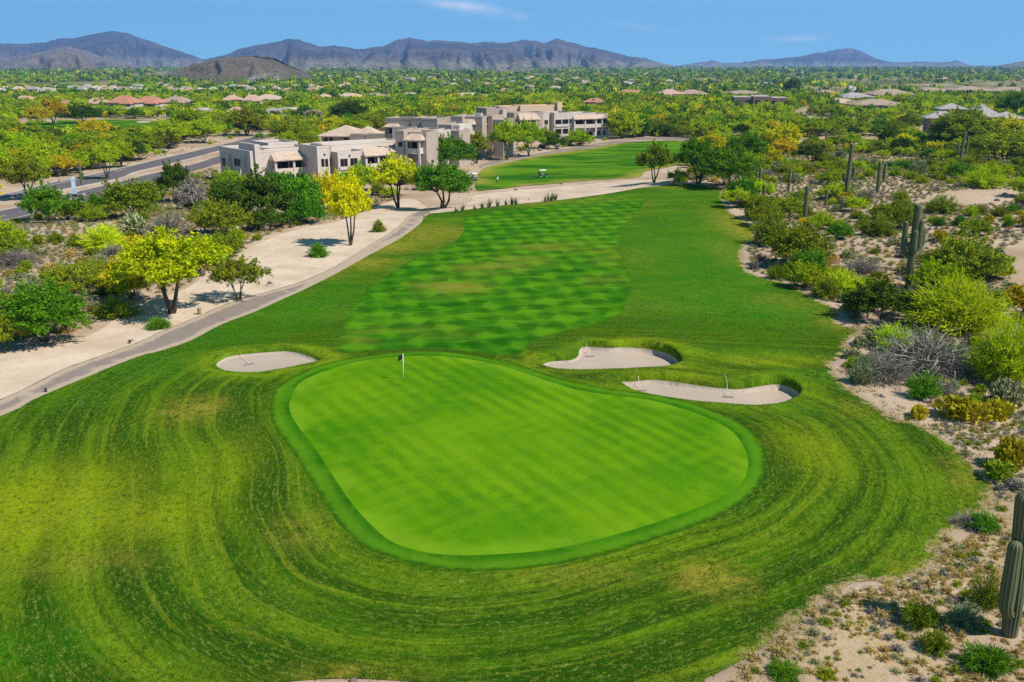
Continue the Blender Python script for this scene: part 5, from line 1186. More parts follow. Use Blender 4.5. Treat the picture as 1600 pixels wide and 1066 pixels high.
def thin(x, y, r, start=()):
    """keep plants that do not stand inside one another"""
    order = np.argsort(-r); cell = {}; keep = []
    for (a, b, c) in start: cell.setdefault((int(a // 4), int(b // 4)), []).append((a, b, c))
    for i in order:
        cx, cy = int(x[i] // 4), int(y[i] // 4); bad = False
        for u in (-1, 0, 1):
            for v in (-1, 0, 1):
                for (a, b, c) in cell.get((cx + u, cy + v), ()):
                    if (a - x[i]) ** 2 + (b - y[i]) ** 2 < (.62 * (c + r[i])) ** 2: bad = True; break
                if bad: break
            if bad: break
        if not bad: cell.setdefault((cx, cy), []).append((x[i], y[i], r[i])); keep.append(i)
    return np.array(sorted(keep))
def raw(kind, i):
    k = K[kind][i]; out = []
    for q, mi in ((k['crown'], 0), (k['trunk'], 1)):
        if q is None or not q.V: continue
        out.append((np.concatenate(q.V), q.Fs, np.concatenate(q.A), mi))
    return out
def stuff(name, items, label, colors, trunks=False):
    """one mass of plants: items = (kind, i, x, y, z, sxy, sz, rz, colour index)"""
    mb = MB(); cache = {}
    byk = {}
    for it in items: byk.setdefault((it[0], it[1], it[8]), []).append(it[2:8])
    for (kd, i, ci), rows in byk.items():
        a = np.array(rows); N = len(a); c, s = np.cos(a[:, 5]), np.sin(a[:, 5])
        for V, Fs, A, mi in raw(kd, i):
            if mi == 1 and not trunks: continue
            X = (V[None, :, 0] * c[:, None] - V[None, :, 1] * s[:, None]) * a[:, 3:4] + a[:, 0:1]; Yv = (V[None, :, 0] * s[:, None] + V[None, :, 1] * c[:, None]) * a[:, 3:4] + a[:, 1:2]; Zv = V[None, :, 2] * a[:, 4:5] + a[:, 2:3]
            W = np.stack([X, Yv, Zv], -1).reshape(-1, 3); n = len(V); off = mb.n
            tj = np.clip(A[None] + RS.normal(size=(N, 1)) * .22, 0, 1).ravel()
            mb.V.append(W); mb.A.append(tj); mb.n += len(W)
            for f in Fs:
                f = np.asarray(f); mb.Fs.append((f[None] + (np.arange(N) * n)[:, None, None] + off).reshape(-1, f.shape[1])); mb.M.append(np.full(len(f) * N, len(colors) if mi else ci))
    return tag(mb.build(name, [L[c] for c in colors] + [M['bark']]), label, None, None, 'stuff')

RZ = gpoly([(1052,288),(1130,300),(1180,352),(1168,390),(1182,430),(1240,446),(1310,480),(1350,516),(1325,560),(1325,600),(1400,652),(1470,690),(1500,720),(1480,800),(1440,880),(1300,930),(1200,1010),(1100,1090),(1900,1090),(1750,240),(1500,226),(1250,226),(1090,226)], 1)
LZ = gpoly([(-260,420),(0,354),(41,343),(125,321),(181,304),(330,264),(345,292),(430,340),(560,302),(640,304),(600,317),(540,342),(480,351),(420,366),(385,384),(330,420),(280,453),(200,464),(180,492),(140,508),(60,542),(0,548),(-260,600)], 1)
MZ = gpoly([(0,285),(200,256),(345,222),(430,200),(500,190),(300,180),(0,215)], 1)
GZ = gpoly([(640,300),(740,255),(830,238),(960,218),(1080,212),(1080,200),(960,205),(860,224),(760,240),(600,300)], 1)
# --- trees from the edge of the course out to the plain
n = 76000; x, y = area(n, (-420, 135), (420, 720), RS)
z = Zfar(x, y); dens = fbm(x / 45, y / 45, 61, 3); dd = np.hypot(x, y)
k = in_view(x, y, z) & (dens + RS.normal(size=n) * .07 > np.where((x > 15) & (y < 330), .50, .40)) & ((x > 26) | (y > 195) | (x < -60)) & ~((x < -20) & (x > -62) & (y < 178))
x, y, z = x[k], y[k], z[k]; r = RS.choice([1.6, 2.2, 2.8, 3.4], len(x), p=[.3, .3, .25, .15]) * (1 - .25 * S((155 - y) / 40) )
k = free(x, y, 1.2) & ~inside(LZ, x, y) & ~(inside(RZ, x, y) & (y < 200)); x, y, z, r = x[k], y[k], z[k], r[k]
h = r * RS.uniform(1.15, 1.7, len(x)); k = seen_ok(x, y, z, r, h, RS); x, y, z, r, h = x[k], y[k], z[k], r[k], h[k]
k = thin(x, y, r, PLACED); x, y, z, r, h = x[k], y[k], z[k], r[k], h[k]
apparent = r / np.hypot(x, y); order = np.argsort(-apparent)
SIDE = lambda a, b: 'beyond the road' if a < -55 and b < 460 else ('on the desert slope past the fairway' if a > 15 and b < 350 else ('around the apartments' if b < 360 else 'on the plain below the mountains'))
nP = nM = 0; rest = []
PAL = ['lime', 'lime', 'lime', 'olive', 'yellow', 'gold']; PW = [.36, .14, .10, .30, .07, .03]
CW = {'lime': 'lime green', 'olive': 'dull olive', 'yellow': 'yellow flowering', 'gold': 'golden', 'green': 'fresh green', 'dark': 'dark green'}
for j in order:
    pal = RS.random() < .66
    col = str(RS.choice(PAL, p=PW)) if pal else str(RS.choice(['green', 'dark', 'olive'], p=[.5, .38, .12]))
    side = SIDE(x[j], y[j]); loc = (x[j], y[j], z[j] - .05); rz = RS.uniform(0, 6.28)
    if pal and nP < 285: nP += 1; nm = PV
    elif not pal and nM < 285: nM += 1; nm = MQ
    else:
        kd = 'fartree'; i = int(RS.integers(4)); rest.append((kd, i, x[j], y[j], z[j] - .1, r[j] / K[kd][i]['R'], h[j] / K[kd][i]['H'], rz, ['lime', 'olive', 'yellow', 'gold', 'green', 'dark'].index(col))); continue
    small = r[j] < 2.0
    kd = 'low' if small else ('palo' if pal else 'mesq'); i = int(RS.integers(len(K[kd])))
    what = 'palo verde' if pal else 'mesquite'; sz_ = 'low' if small else 'spreading'
    plant(nm, kd, col, loc, r[j] / K[kd][i]['R'], h[j] / K[kd][i]['H'], f'{sz_} {CW[col]} {what} among the many trees {side}', 'tree', f'{sz_} {CW[col]} {what} trees {side}', True, 'green_bark' if pal else 'bark', i, rz)
# --- the plain: a mass of crowns that reads as one
n = 420000; rr = np.exp(RS.uniform(math.log(600), math.log(6800), n)); aa = RS.uniform(-.72, .72, n); x = rr * np.sin(aa); y = rr * np.cos(aa)
dens = .55 * fbm(x / 110, y / 220, 71, 4) + .45 * fbm(x / 420, y / 900, 72, 3); k = (dens + RS.normal(size=n) * .03 > .475) & (y > 600)
# crowns are drawn larger and sparser with distance; every one is a separate clump of leaf faces
x, y = x[k][:26000], y[k][:26000]; z = Zfar(x, y); d = np.hypot(x, y)
r = RS.choice([1.8, 2.4, 3.0, 3.8], len(x)) * (1 + S((d - 900) / 3500) * 1.6); h = r * RS.uniform(.9, 1.5, len(x)); k = seen_ok(x, y, z, r, h, RS)
cols = ['lime', 'olive', 'yellow', 'gold', 'green', 'dark']
farK = []
for i in range(3):
    rg = np.random.default_rng(300 + i); C = rg.normal(size=(22, 3)); C /= np.linalg.norm(C, axis=1)[:, None]; C *= (rg.uniform(.4, 1, 22) ** .5)[:, None]; C = C * (1, 1, .5) + (0, 0, .52); mb = MB(); mb.leaves(C, rg.uniform(.45, .8, 22), 1.3, .2, tint=rg.uniform(.1, .9, 22), rng=rg); farK.append(dict(crown=mb, trunk=None, H=1.0, R=1.0))
K['dot'] = farK
ci = RS.choice(6, len(x), p=[.24, .36, .03, .02, .17, .18])
dots = [('dot', int(RS.integers(3)), x[j], y[j], z[j] - .1, r[j], h[j], RS.uniform(0, 6.28), int(ci[j])) for j in np.where(k)[0]]
stuff('distant_trees', rest, 'mass of small desert trees covering the ground beyond the apartments', cols)
stuff('distant_woodland', dots, 'desert trees and scrub reading as one carpet out to the mountains', cols)
# --- small pale houses sprinkled over the plain
def tiny_house(px, base, w, flat):
    c = P(px, base); kk = mpp(c); W = w * kk; z0 = Zfar(c[0], c[1]); fr = lambda V: V; rz = RN.uniform(-.4, .4)
    lab = 'tiny pale flat house among the trees far out on the plain' if flat else 'tiny tan roofed house among the trees far out on the plain'
    r_ = empty('house', (c[0], c[1], z0), rz, lab, 'house', 'tiny flat houses on the plain' if flat else 'tiny roofed houses on the plain')
    hh = max(5.2, W * .3)
    if flat: part_box('wall', M['stucco_pale'], r_, (-W / 2, W * .1, 0, W * .5, -4, hh), (W * .1 + .02, W / 2, -W * .1, W * .45, -4, hh * .85), fr=fr)
    else:
        part_box('wall', M[RN.choice(['stucco', 'stucco_tan'])], r_, (-W / 2, W / 2, 0, W * .55, -4, hh * .62), fr=fr); hip_roof(fr, -W / 2, W / 2, 0, W * .55, hh * .62, hh * 1.1, M[RN.choice(['tile', 'tile_pink', 'tile_brown', 'tile_grey'])], r_, W * .04)
    f = part_box('window', M['frame'], r_, (-W * .3, -W * .1, -.06, -.004, 1, hh * .5), fr=fr); part_box('pane', M['glass'], f, (-W * .28, -W * .12, -.1, -.061, 1.2, hh * .46), fr=fr)
for q in range(150):
    py = 112 + 34 * RN.random() ** 1.4; px = RN.uniform(-10, 1610)
    if 250 < px < 500 and py < 134: py = 136 + RN.random() * 10
    if px < 250 and py < 136: py = 137 + RN.random() * 8
    if 480 < px < 1000 and py < 122: py += 10
    w = (py - 100) * RN.uniform(.32, .55)
    if any(x0 - w < px < x1 + w and y0 - 3 < py < y1 + 14 for (x0, x1, y0, y1, *_p) in KEEP): continue
    tiny_house(px, py, w, RN.random() < .45)

# --- bushes and scrub on the desert floor
def scatter(zone, n, rs, pr, den, lo, pad=.3):
    a, b = zone.min(0), zone.max(0); x, y = area(n, a, b, RS); k = inside(zone, x, y); x, y = x[k], y[k]
    z = Zb(x, y); k = in_view(x, y, z, 430); x, y, z = x[k], y[k], z[k]
    k = fbm(x / lo, y / lo, 81, 3) + RS.normal(size=len(x)) * .05 > den; x, y, z = x[k], y[k], z[k]
    k = free(x, y, pad); x, y, z = x[k], y[k], z[k]; r = RS.choice(rs, len(x), p=pr) * RS.uniform(.8, 1.2, len(x))
    k = thin(x, y, r, PLACED); x, y, z, r = x[k], y[k], z[k], r[k]
    for q in zip(x, y, r): PLACED.append(q)
    return x, y, z, r
WH = {'R': 'on the desert slope beside the fairway', 'L': 'on the scrub flat between road and wash', 'M': 'beyond the road', 'G': 'in the beds below the apartments'}
nB = 0; rb = []; nT = 0; rt = []
allb = []
for zn, key, n, den in ((RZ, 'R', 4700, .45), (LZ, 'L', 480, .46), (MZ, 'M', 900, .44), (GZ, 'G', 700, .35)):
    x, y, z, r = scatter(zn, n, [.7, 1.0, 1.4, 1.9], [.28, .34, .26, .12], den, 9)
    allb += [(a, b, c, d, key) for a, b, c, d in zip(x, y, z, r)]
inframe = lambda q: bool(in_view(np.array([q[0]]), np.array([q[1]]), np.array([q[2]]), 10)[0])
allb.sort(key=lambda q: (not inframe(q), -q[3] / math.hypot(q[0], q[1])))
CB = {'lime': 'lime green', 'olive': 'dull olive', 'gold': 'yellow flowering', 'grey': 'grey leafless', 'green': 'fresh green', 'sage': 'pale sage green'}
for (a, b, c, rad, key) in allb:
    col = str(RS.choice(['lime', 'olive', 'gold', 'grey', 'green', 'sage'], p=[.32, .34, .05, .11, .09, .09])); kd = 'twig' if col == 'grey' else ('mound' if col in ('gold', 'sage') else ('low' if rad > 1.5 else 'spray'))
    i = int(RS.integers(len(K[kd]))); sx = rad / K[kd][i]['R']; sz = rad * RS.uniform(.95, 1.35) / K[kd][i]['H'] if kd != 'twig' else sx
    if nB < 260:
        nB += 1; plant(BU, kd, col, (a, b, c - .03), sx, sz, f'{CB[col]} bush scattered {WH[key]}', 'bush', f'{CB[col]} bushes {WH[key]}', True, 'bark', i, None, SF)
    else: rb.append((kd, i, a, b, c - .03, sx, sz, RS.uniform(0, 6.28), ['lime', 'olive', 'gold', 'grey', 'green', 'sage'].index(col)))
stuff('desert_brush', rb, 'smaller desert bushes filling the ground between the larger ones', ['lime', 'olive', 'gold', 'grey', 'green', 'sage'], True)
allt = []
for zn, key, n, den in ((RZ, 'R', 95000, .20), (LZ, 'L', 34000, .24), (MZ, 'M', 4000, .45), (GZ, 'G', 2500, .35)):
    x, y, z, r = scatter(zn, n, [.3, .42, .6, .85], [.3, .33, .25, .12], den, 5, .1)
    allt += [(a, b, c, d, key) for a, b, c, d in zip(x, y, z, r)]
x, y, z, r = scatter(CLEAR[4], 9000, [.10, .17, .28, .4], [.4, .35, .2, .05], .42, 2.5, -50); allt += [(a, b, c, d, 'R') for a, b, c, d in zip(x, y, z, r) if sdf(ROUGH, np.array([a]), np.array([b]))[0] < -.2]
x, y, z, r = scatter(CLEAR[2], 2600, [.12, .2, .3], [.4, .4, .2], .45, 2.5, -50); allt += [(a, b, c, d, 'R') for a, b, c, d in zip(x, y, z, r) if sdf(ROUGH, np.array([a]), np.array([b]))[0] < -.2]
allt.sort(key=lambda q: (not inframe(q), -q[3] / math.hypot(q[0], q[1])))
CT_ = {'straw': 'straw coloured', 'grey': 'grey brown', 'sage': 'grey green', 'olive': 'olive'}
for (a, b, c, rad, key) in allt:
    near = b < 44
    if near: rad = min(rad, .38)
    col = str(RS.choice(['straw', 'grey', 'sage', 'olive'], p=[.66, .10, .08, .16] if near else [.20, .20, .42, .18])); kd = 'mound' if (rad > .5 and not near) else 'tuft'; i = int(RS.integers(len(K[kd]))); sx = rad / K[kd][i]['R']; sz = rad * RS.uniform(.8, 1.2) / K[kd][i]['H'] * .9
    if nT < 290:
        nT += 1; plant('scrub_tuft', kd, col, (a, b, c - .02), sx, sz, f'small {CT_[col]} scrub tuft {WH[key]}', 'shrub', f'small {CT_[col]} tufts {WH[key]}', False, 'bark', i)
    else: rt.append((kd if rad < .5 else 'tuft', i if rad < .5 else i % 4, a, b, c - .02, sx, sz, RS.uniform(0, 6.28), ['straw', 'grey', 'sage', 'olive'].index(col)))
stuff('desert_scrub', rt, 'low dry scrub and tufts covering the desert floor', ['straw', 'grey', 'sage', 'olive'])

# ------------------------------------------------------------------ things on the course and along the road
M['white_paint'] = plain('white_paint', (.80, .79, .76), .4, .05, 5)
M['black_cloth'] = plain('black_cloth', (.02, .016, .02), .8, .2, 8)
M['rake_metal'] = plain('rake_metal', (.22, .21, .20), .5, .2, 8)
M['rake_wood'] = plain('rake_handle', (.62, .55, .42), .6, .15, 10)
M['timber'] = plain('timber_post', (.28, .20, .10), .9, .25, 8)
M['rubber'] = plain('rubber', (.02, .02, .02), .8, .1, 8)
M['cart_white'] = plain('cart_roof_white', (.82, .82, .80), .35, .04, 3)
M['cart_dark'] = plain('cart_body_dark', (.03, .035, .045), .3, .1, 3, .5)
M['seat_grey'] = plain('seat_grey', (.45, .42, .38), .7, .1, 5)
M['rock'] = plain('rock', (.34, .27, .22), .95, .3, 3, bump=.5); M['rock_dark'] = plain('rock_dark', (.16, .13, .12), .95, .3, 3, bump=.5)
M['banner_blue'] = plain('banner_cloth', (.45, .60, .72), .8, .15, 4)
# flagstick
c = P(631, 600); z = Z1(c[0], c[1]) + .03; top = zat(c[1], 553)
fl = empty('golf_flag', (c[0], c[1], z), 0, 'dark flag on a white flagstick standing in the putting green', 'flag'); Hh = top - z
MB().tube([(0, 0, -.1), (0, 0, Hh * .5), (0, 0, Hh)], .022, 8).build('pole', M['white_paint'], fl, True)
mb = MB(); nx, nz = 10, 6; V = []
for i in range(nx + 1):
    for j in range(nz + 1):
        u = i / nx; w = j / nz; V.append((-.03 - .30 * u + .02 * math.sin(w * 5), .06 * math.sin(u * 6 + w) * u, Hh - .04 - .36 * w - .10 * u + .02 * math.sin(u * 7)))
V = np.array(V); Fq = [(i * (nz + 1) + j, (i + 1) * (nz + 1) + j, (i + 1) * (nz + 1) + j + 1, i * (nz + 1) + j + 1) for i in range(nx) for j in range(nz)]
mb.add(V, Fq).add(V + (0, .012, 0), [f[::-1] for f in Fq]); mb.build('flag', M['black_cloth'], fl, True)
mb = MB(); mb.tube([(0, 0, .012), (0, 0, .016)], [.075, .06], 16); mb.build('hole_cup', M['metal_dark'], fl)
# bunker rakes
def rake(hx, hy, tx, ty, lab):
    a = P(hx, hy)[:2]; b = P(tx, ty)[:2]; d = (b - a) / np.linalg.norm(b - a); n = np.array([-d[1], d[0]]); zz = lambda q: Z1(*q) + .05
    r = empty('bunker_rake', (a[0], a[1], zz(a)), 0, lab, 'rake'); o = np.array([a[0], a[1], zz(a)])
    pa = np.array([0, 0, .06]); pb = np.array([*(b - a), zz(b) - o[2] + .05]); mid = (pa + pb) / 2; mid[2] = max(mid[2], Z1(*(a + (b - a) * .5)) + .1 - o[2])
    MB().tube([pa, mid, pb], .012, 6).build('handle', M['rake_wood'], r)
    h = .36; mb = MB(); e0 = np.array([*(-n * h), .05]); e1 = np.array([*(n * h), .05]); mb.tube([e0, e1], .03, 6)
    mb.build('head', M['rake_metal'], r)
    mb = MB()
    for i in range(13): q = e0 + (e1 - e0) * i / 12; mb.tube([q, q + (*(d * -.02), -.09)], [.010, .006], 4)
    t = mb.build('rake_teeth', M['rake_metal'], r)
rake(389, 565, 366, 548, 'rake lying in the small oval bunker by the cart path side'); rake(922, 552.5, 912, 538, 'rake lying over the notched bay of the upper bunker')
rake(1002, 606, 994, 591, 'rake at the narrow tip of the long bunker'); rake(1138, 614.5, 1132, 592, 'rake in the middle of the long bunker')
# posts
def post(px, py, h, w, m_, lab, name='marker_post', cap=True):
    c = P(px, py); z = Z1(c[0], c[1]); kk = mpp(c); H = h * kk; r = w * kk / 2
    o = MB().tube([(0, 0, -.1), (0, 0, H * .9), (0, 0, H * .93), (0, 0, H)], [r, r, r * 1.18, r * .8], 10).build(name, M[m_]); o.location = (c[0], c[1], z); tag(o, lab, 'post')
post(312, 492, 11, 6, 'timber', 'short timber post between the wash and the cart path')
post(72, 613, 7, 4, 'metal_dark', 'black low marker post at the grass edge of the cart path'); post(203, 537, 6, 4, 'metal_dark', 'tiny dark marker in the sand above the cart path')
post(663, 341, 5, 3, 'timber', 'small stake where the cart path ends under the trees')
# boulders
def boulder(px, py, w, m_, lab, seed, flat=.7):
    c = P(px, py); kk = mpp(c); r = w * kk / 2; rg = np.random.default_rng(seed); import bmesh
    bm = bmesh.new(); bmesh.ops.create_icosphere(bm, subdivisions=3, radius=1)
    for v in bm.verts:
        p = np.array(v.co); s = 1 + .35 * (fbm(np.array([p[0] * 1.6 + seed]), np.array([p[1] * 1.6 + p[2] * 1.3]), seed, 3)[0] - .5) * 2; v.co = Vector(p * s * (r, r * .85, r * flat))
    me = bpy.data.meshes.new('boulder'); bm.to_mesh(me); bm.free(); me.materials.append(M[m_]); o = link('boulder', me); o.location = (c[0], c[1], Z1(c[0], c[1]) + r * flat * .35); o.rotation_euler.z = seed; tag(o, lab, 'rock')
for i, q in enumerate(((422, 444, 9, 'rock_dark', 'dark boulder with a white flower tuft beside the cart path'), (418, 447, 6, 'rock', 'small stone leaning on the dark boulder by the path'), (806, 297, 6, 'rock_dark', 'dark stone at the edge of the tee lawn above the wash'), (877, 288, 5, 'rock_dark', 'smaller dark stone on the far side of the wash'), (827, 313, 5, 'rock', 'grey stone on the near side of the wash'), (208, 533, 8, 'rock', 'low pale stone beside the cart path below the leaning tree'), (1258, 973, 9, 'rock_dark', 'dark stone on bare soil at the edge of the rough'), (1320, 955, 7, 'rock', 'grey stone near the tip of the saguaro shadow'), (1379, 620, 10, 'rock', 'pale boulder on bare ground by the long bunker bushes'), (1447, 628, 12, 'rock', 'white broken rock between the fresh green bush and the brittlebush'), (1566, 777, 9, 'rock', 'white stone among the yellow grass above the saguaro'), (1245, 1030, 7, 'rock', 'pale stone on bare soil near the bottom edge'), (552, 1066, 14, 'rock_dark', 'purplish stone on the bare patch at the bottom edge'), (1568, 382, 8, 'rock_dark', 'dark rock on the pale clearing at the right edge'), (1570, 305, 9, 'rock_dark', 'dark boulder by the pale clearing on the slope'), (1558, 314, 8, 'rock_dark', 'rounded dark boulder just below another by the clearing'))): boulder(*q, i + 3)
# rows of pale boulders along the tee path: landscaping under the apartments
for i in range(26):
    t = i / 25; px = 738 + 190 * t + RN.uniform(-3, 3); py = np.interp(px, [735, 760, 800, 868, 930], [262, 249, 241, 232, 223]) - RN.uniform(0, 3)
    boulder(px, py, RN.uniform(4, 8), 'rock', 'pale landscaping boulder in the bed above the tee path', 40 + i, .6); COL.objects[-1]['group'] = 'landscaping boulders above the tee path'
# golf carts
def wheel(parent, x, y, r):
    w = MB().tube([(x, y - .09, r), (x, y + .09, r)], r, 16).build('wheel', M['rubber'], parent); MB().tube([(x, y - .10, r), (x, y + .10, r)], r * .55, 12).build('rim', M['cart_white'], w)
def golf_cart(px, py, rz, lab, s):
    c = P(px, py); r = empty('golf_cart', (c[0], c[1], Zfar(c[0], c[1]) + .09), rz, lab, 'golf cart'); r.scale = (s, s, s)
    for x in (-.82, .82):
        for y in (-.5, .5): wheel(r, x, y, .24)
    mb = MB(); prof = [(-1.2, .35), (-1.2, .78), (-1.05, .86), (-.55, .86), (-.5, .55), (.35, .42), (.55, .5), (.7, .95), (.95, .92), (1.2, .6), (1.22, .35)]
    V = np.array([(x, y, z_) for y in (-.56, .56) for x, z_ in prof]); m = len(prof)
    mb.add(V, [(i, i + 1, m + i + 1, m + i) for i in range(m - 1)] + [(m - 1, 0, m, 2 * m - 1)]).add(V, [tuple(range(m))[::-1]]).add(V, [tuple(range(m, 2 * m))]); mb.build('body', M['cart_dark'], r)
    b = MB().box(-.55, -.05, -.5, .5, .58, .74).build('seat', M['seat_grey'], r); MB().box(-.62, -.5, -.5, .5, .86, 1.2).build('backrest', M['seat_grey'], r)
    for x0, x1 in ((-.95, -.85), (.78, .55)):
        for y in (-.52, .52): MB().tube([(x0, y, .85), (x1, y, 1.8)], .025, 6).build('roof_post', M['metal_dark'], r)
    V = np.array([(-1.1, -.6, 1.8), (.75, -.6, 1.8), (.75, .6, 1.8), (-1.1, .6, 1.8), (-1.0, -.5, 1.9), (.65, -.5, 1.9), (.65, .5, 1.9), (-1.0, .5, 1.9)]); MB().add(V, [(3, 2, 1, 0), (4, 5, 6, 7), (0, 1, 5, 4), (1, 2, 6, 5), (2, 3, 7, 6), (3, 0, 4, 7)]).build('canopy', M['cart_white'], r)
    MB().tube([(.62, -.25, .9), (.35, -.25, 1.05)], .02, 6).tube([(.35 + .1 * math.sin(a_), -.25 + .17 * math.cos(a_), 1.05 + .13 * math.sin(a_)) for a_ in np.linspace(0, 6.28, 17)], .014, 5, cap=False).build('steering_wheel', M['metal_dark'], r)
    for y in (-.22, .22):
        bg_ = MB().tube([(-1.1, y, .75), (-1.18, y, 1.25), (-1.2, y, 1.45)], [.13, .14, .11], 10).build('golf_bag', M['black_cloth'], r)
        for i in range(4): MB().tube([(-1.2 + .04 * i, y + .04 * (i - 1.5), 1.4), (-1.24 + .04 * i, y + .05 * (i - 1.5), 1.68)], .012, 5).build('golf_club', M['rake_metal'], bg_)
    for y in (-.4, .4): MB().box(1.19, 1.235, y - .09, y + .09, .6, .68).build('headlight', M['cart_white'], r)
golf_cart(849, 277.5, R(8), 'dark golf cart with a pale canopy parked on the tee lawn', .86)
golf_cart(741, 283, R(-75), 'white roofed golf cart seen from behind on the tee path under trees', .86)
# golfer
def golfer(px, py, lab):
    c = P(px, py); z = Zfar(c[0], c[1]) + .09
    J = {'pel': (0, 0, .93), 'sp': (.02, -.06, 1.16), 'ch': (.03, -.14, 1.36), 'nk': (.03, -.2, 1.5), 'hd': (.03, -.24, 1.62), 'ht': (.03, -.26, 1.74)}
    pts = [J[k_] for k_ in ('pel', 'sp', 'ch', 'nk', 'hd', 'ht')]; rad = [.155, .14, .165, .06, .1, .085]; E_ = [(0, 1), (1, 2), (2, 3), (3, 4), (4, 5)]
    def chain(root, ps, rs):
        p = root
        for q, r_ in zip(ps, rs): pts.append(q); rad.append(r_); E_.append((p, len(pts) - 1)); p = len(pts) - 1
        return p
    for s in (-1, 1):
        chain(0, [(.1 * s, 0, .86), (.15 * s, -.05, .48), (.19 * s, .0, .09), (.2 * s, -.12, .04)], [.11, .075, .05, .045])
        w = chain(2, [(.2 * s, -.15, 1.38), (.21 * s, -.24, 1.1), (.06 * s - .02, -.42, .93)], [.065, .05, .035])
        hb_ = (.05 * s - .02, -.46, .88); pl_ = chain(w, [hb_], [.04])
        for f_ in range(4): chain(pl_, [(.05 * s - .02 + .012 * s, -.48 - .012 * f_, .86 - .018 * f_), (.02 * s - .02, -.50 - .006 * f_, .84 - .02 * f_)], [.011, .010])
        chain(pl_, [(.03 * s - .02, -.44, .86), (.01 * s - .02, -.46, .83)], [.012, .010])
    me = bpy.data.meshes.new('body'); me.from_pydata(pts, E_, []); o = bpy.data.objects.new('body_tmp', me); COL.objects.link(o)
    sk = o.modifiers.new('skin', 'SKIN'); sk.use_smooth_shade = True
    for v, r_ in zip(me.skin_vertices[0].data, rad): v.radius = (r_, r_)
    me.skin_vertices[0].data[0].use_root = True
    ss = o.modifiers.new('sub', 'SUBSURF'); ss.levels = 2; ss.render_levels = 2
    dg = bpy.context.evaluated_depsgraph_get(); m2 = bpy.data.meshes.new_from_object(o.evaluated_get(dg)); COL.objects.unlink(o); bpy.data.objects.remove(o)
    ms = [plain('shirt_white', (.8, .8, .8), .8, .05, 5), plain('trousers_dark', (.03, .03, .05), .8, .1, 5), plain('skin', (.45, .28, .2), .6, .05, 5), M['metal_dark']]
    m2.materials.clear()
    for m_ in ms: m2.materials.append(m_)
    for p in m2.polygons:
        q = p.center; p.material_index = 3 if q.z < .08 else 1 if q.z < 1.0 and q.y > -.3 else 2 if (q.z > 1.47 or (q.y < -.26 and q.z < 1.12)) else 0
    m2.name = 'person'; r = link('person', m2); r.location = (c[0], c[1], z); r.rotation_euler.z = R(25); r.scale = (.84,) * 3
    tag(r, 'golfer in a white shirt and dark trousers standing on the tee lawn', 'person')
    import bmesh; bm = bmesh.new(); bmesh.ops.create_uvsphere(bm, u_segments=16, v_segments=8, radius=.115)
    bmesh.ops.delete(bm, geom=[v for v in bm.verts if v.co.z < -.01], context='VERTS'); mc = bpy.data.meshes.new('cap'); bm.to_mesh(mc); bm.free(); mc.materials.append(M['white_paint']); k_ = link('cap', mc, r); k_.location = (.03, -.255, 1.69)
    MB().tube([(.03, -.34, 1.69), (.03, -.44, 1.67)], [.075, .05], 8).build('cap_brim', M['white_paint'], k_).matrix_parent_inverse = Matrix.Translation((-.03, .255, -1.69))
    q = empty('golf_club', (0, 0, 0)); bpy.data.objects.remove(q)
    cl_ = MB().tube([(-.02, -.46, .95), (-.02, -.75, .06)], .014, 6).build('golf_club', M['rake_metal']); cl_.matrix_world = r.matrix_basis; tag(cl_, 'golf club held low in the hands of the golfer on the tee lawn', 'golf club')
    cl_.location = r.location; cl_.rotation_euler = r.rotation_euler; cl_.scale = r.scale
golfer(777, 287, '')
# road side: banner pole, round sign, small sign, utility box, low wall
c = P(121, 334); kk = mpp(c); z = Zfar(c[0], c[1])
b = empty('banner_pole', (c[0], c[1], z), 0, 'pale blue banner hanging on a pole beside the near carriageway', 'banner'); Hb = zat(c[1], 276) - z
MB().tube([(0, 0, -.2), (0, 0, Hb)], .07, 8).build('pole', M['white_paint'], b)
mb = MB(); w = 3.4 * kk; z0, z1 = zat(c[1], 303) - z, zat(c[1], 279) - z; mb.box(-w, w, -.14, -.09, z0, z1).build('banner_cloth', M['banner_blue'], b); MB().box(-w - .05, w + .05, -.16, -.07, z0 - .45, z0 - .001).build('lower_band', M['metal_dark'], b)
for zz_ in (z0 + .03, z1): MB().tube([(-w - .1, -.11, zz_), (w + .1, -.11, zz_)], .04, 6).build('bracket', M['white_paint'], b)
mb = MB(); mb.box(-w * .55, w * .55, -.145, -.141, z0 + (z1 - z0) * .35, z0 + (z1 - z0) * .8); mb.build('banner_panel', M['white_paint'], b)
def sign(px, base, top, lab, rnd, m_='white_paint', name='road_sign', wpx=5):
    c = P(px, base); z = Zfar(c[0], c[1]); H = zat(c[1], top) - z; kk = mpp(c); r = empty(name, (c[0], c[1], z), 0, lab, 'sign'); MB().tube([(0, 0, -.2), (0, 0, H)], .04, 6).build('post', M['rake_metal'], r); s = wpx * kk / 2
    if rnd: MB().tube([(0, -.08, H - s), (0, -.05, H - s)], s, 20).build('sign_plate', M[m_], r)
    else: MB().box(-s, s, -.08, -.05, H - 1.6 * s, H).build('sign_plate', M[m_], r)
sign(114, 338, 310, 'round pale yellow topped sign beside the banner pole', True, 'lane_paint'); sign(134, 326, 302, 'small white road sign on a dark post past the banner pole', False, wpx=3)
c = P(128, 316); o = MB().box(-.45, .45, -.3, .3, -.1, 1.2).box(-.5, .5, -.35, .35, 1.201, 1.27).build('utility_box', M['metal_dark']); o.location = (c[0], c[1], Zfar(c[0], c[1])); tag(o, 'small dark utility box at the kerb beside the banner pole', 'utility box')
c = P(27, 245); 
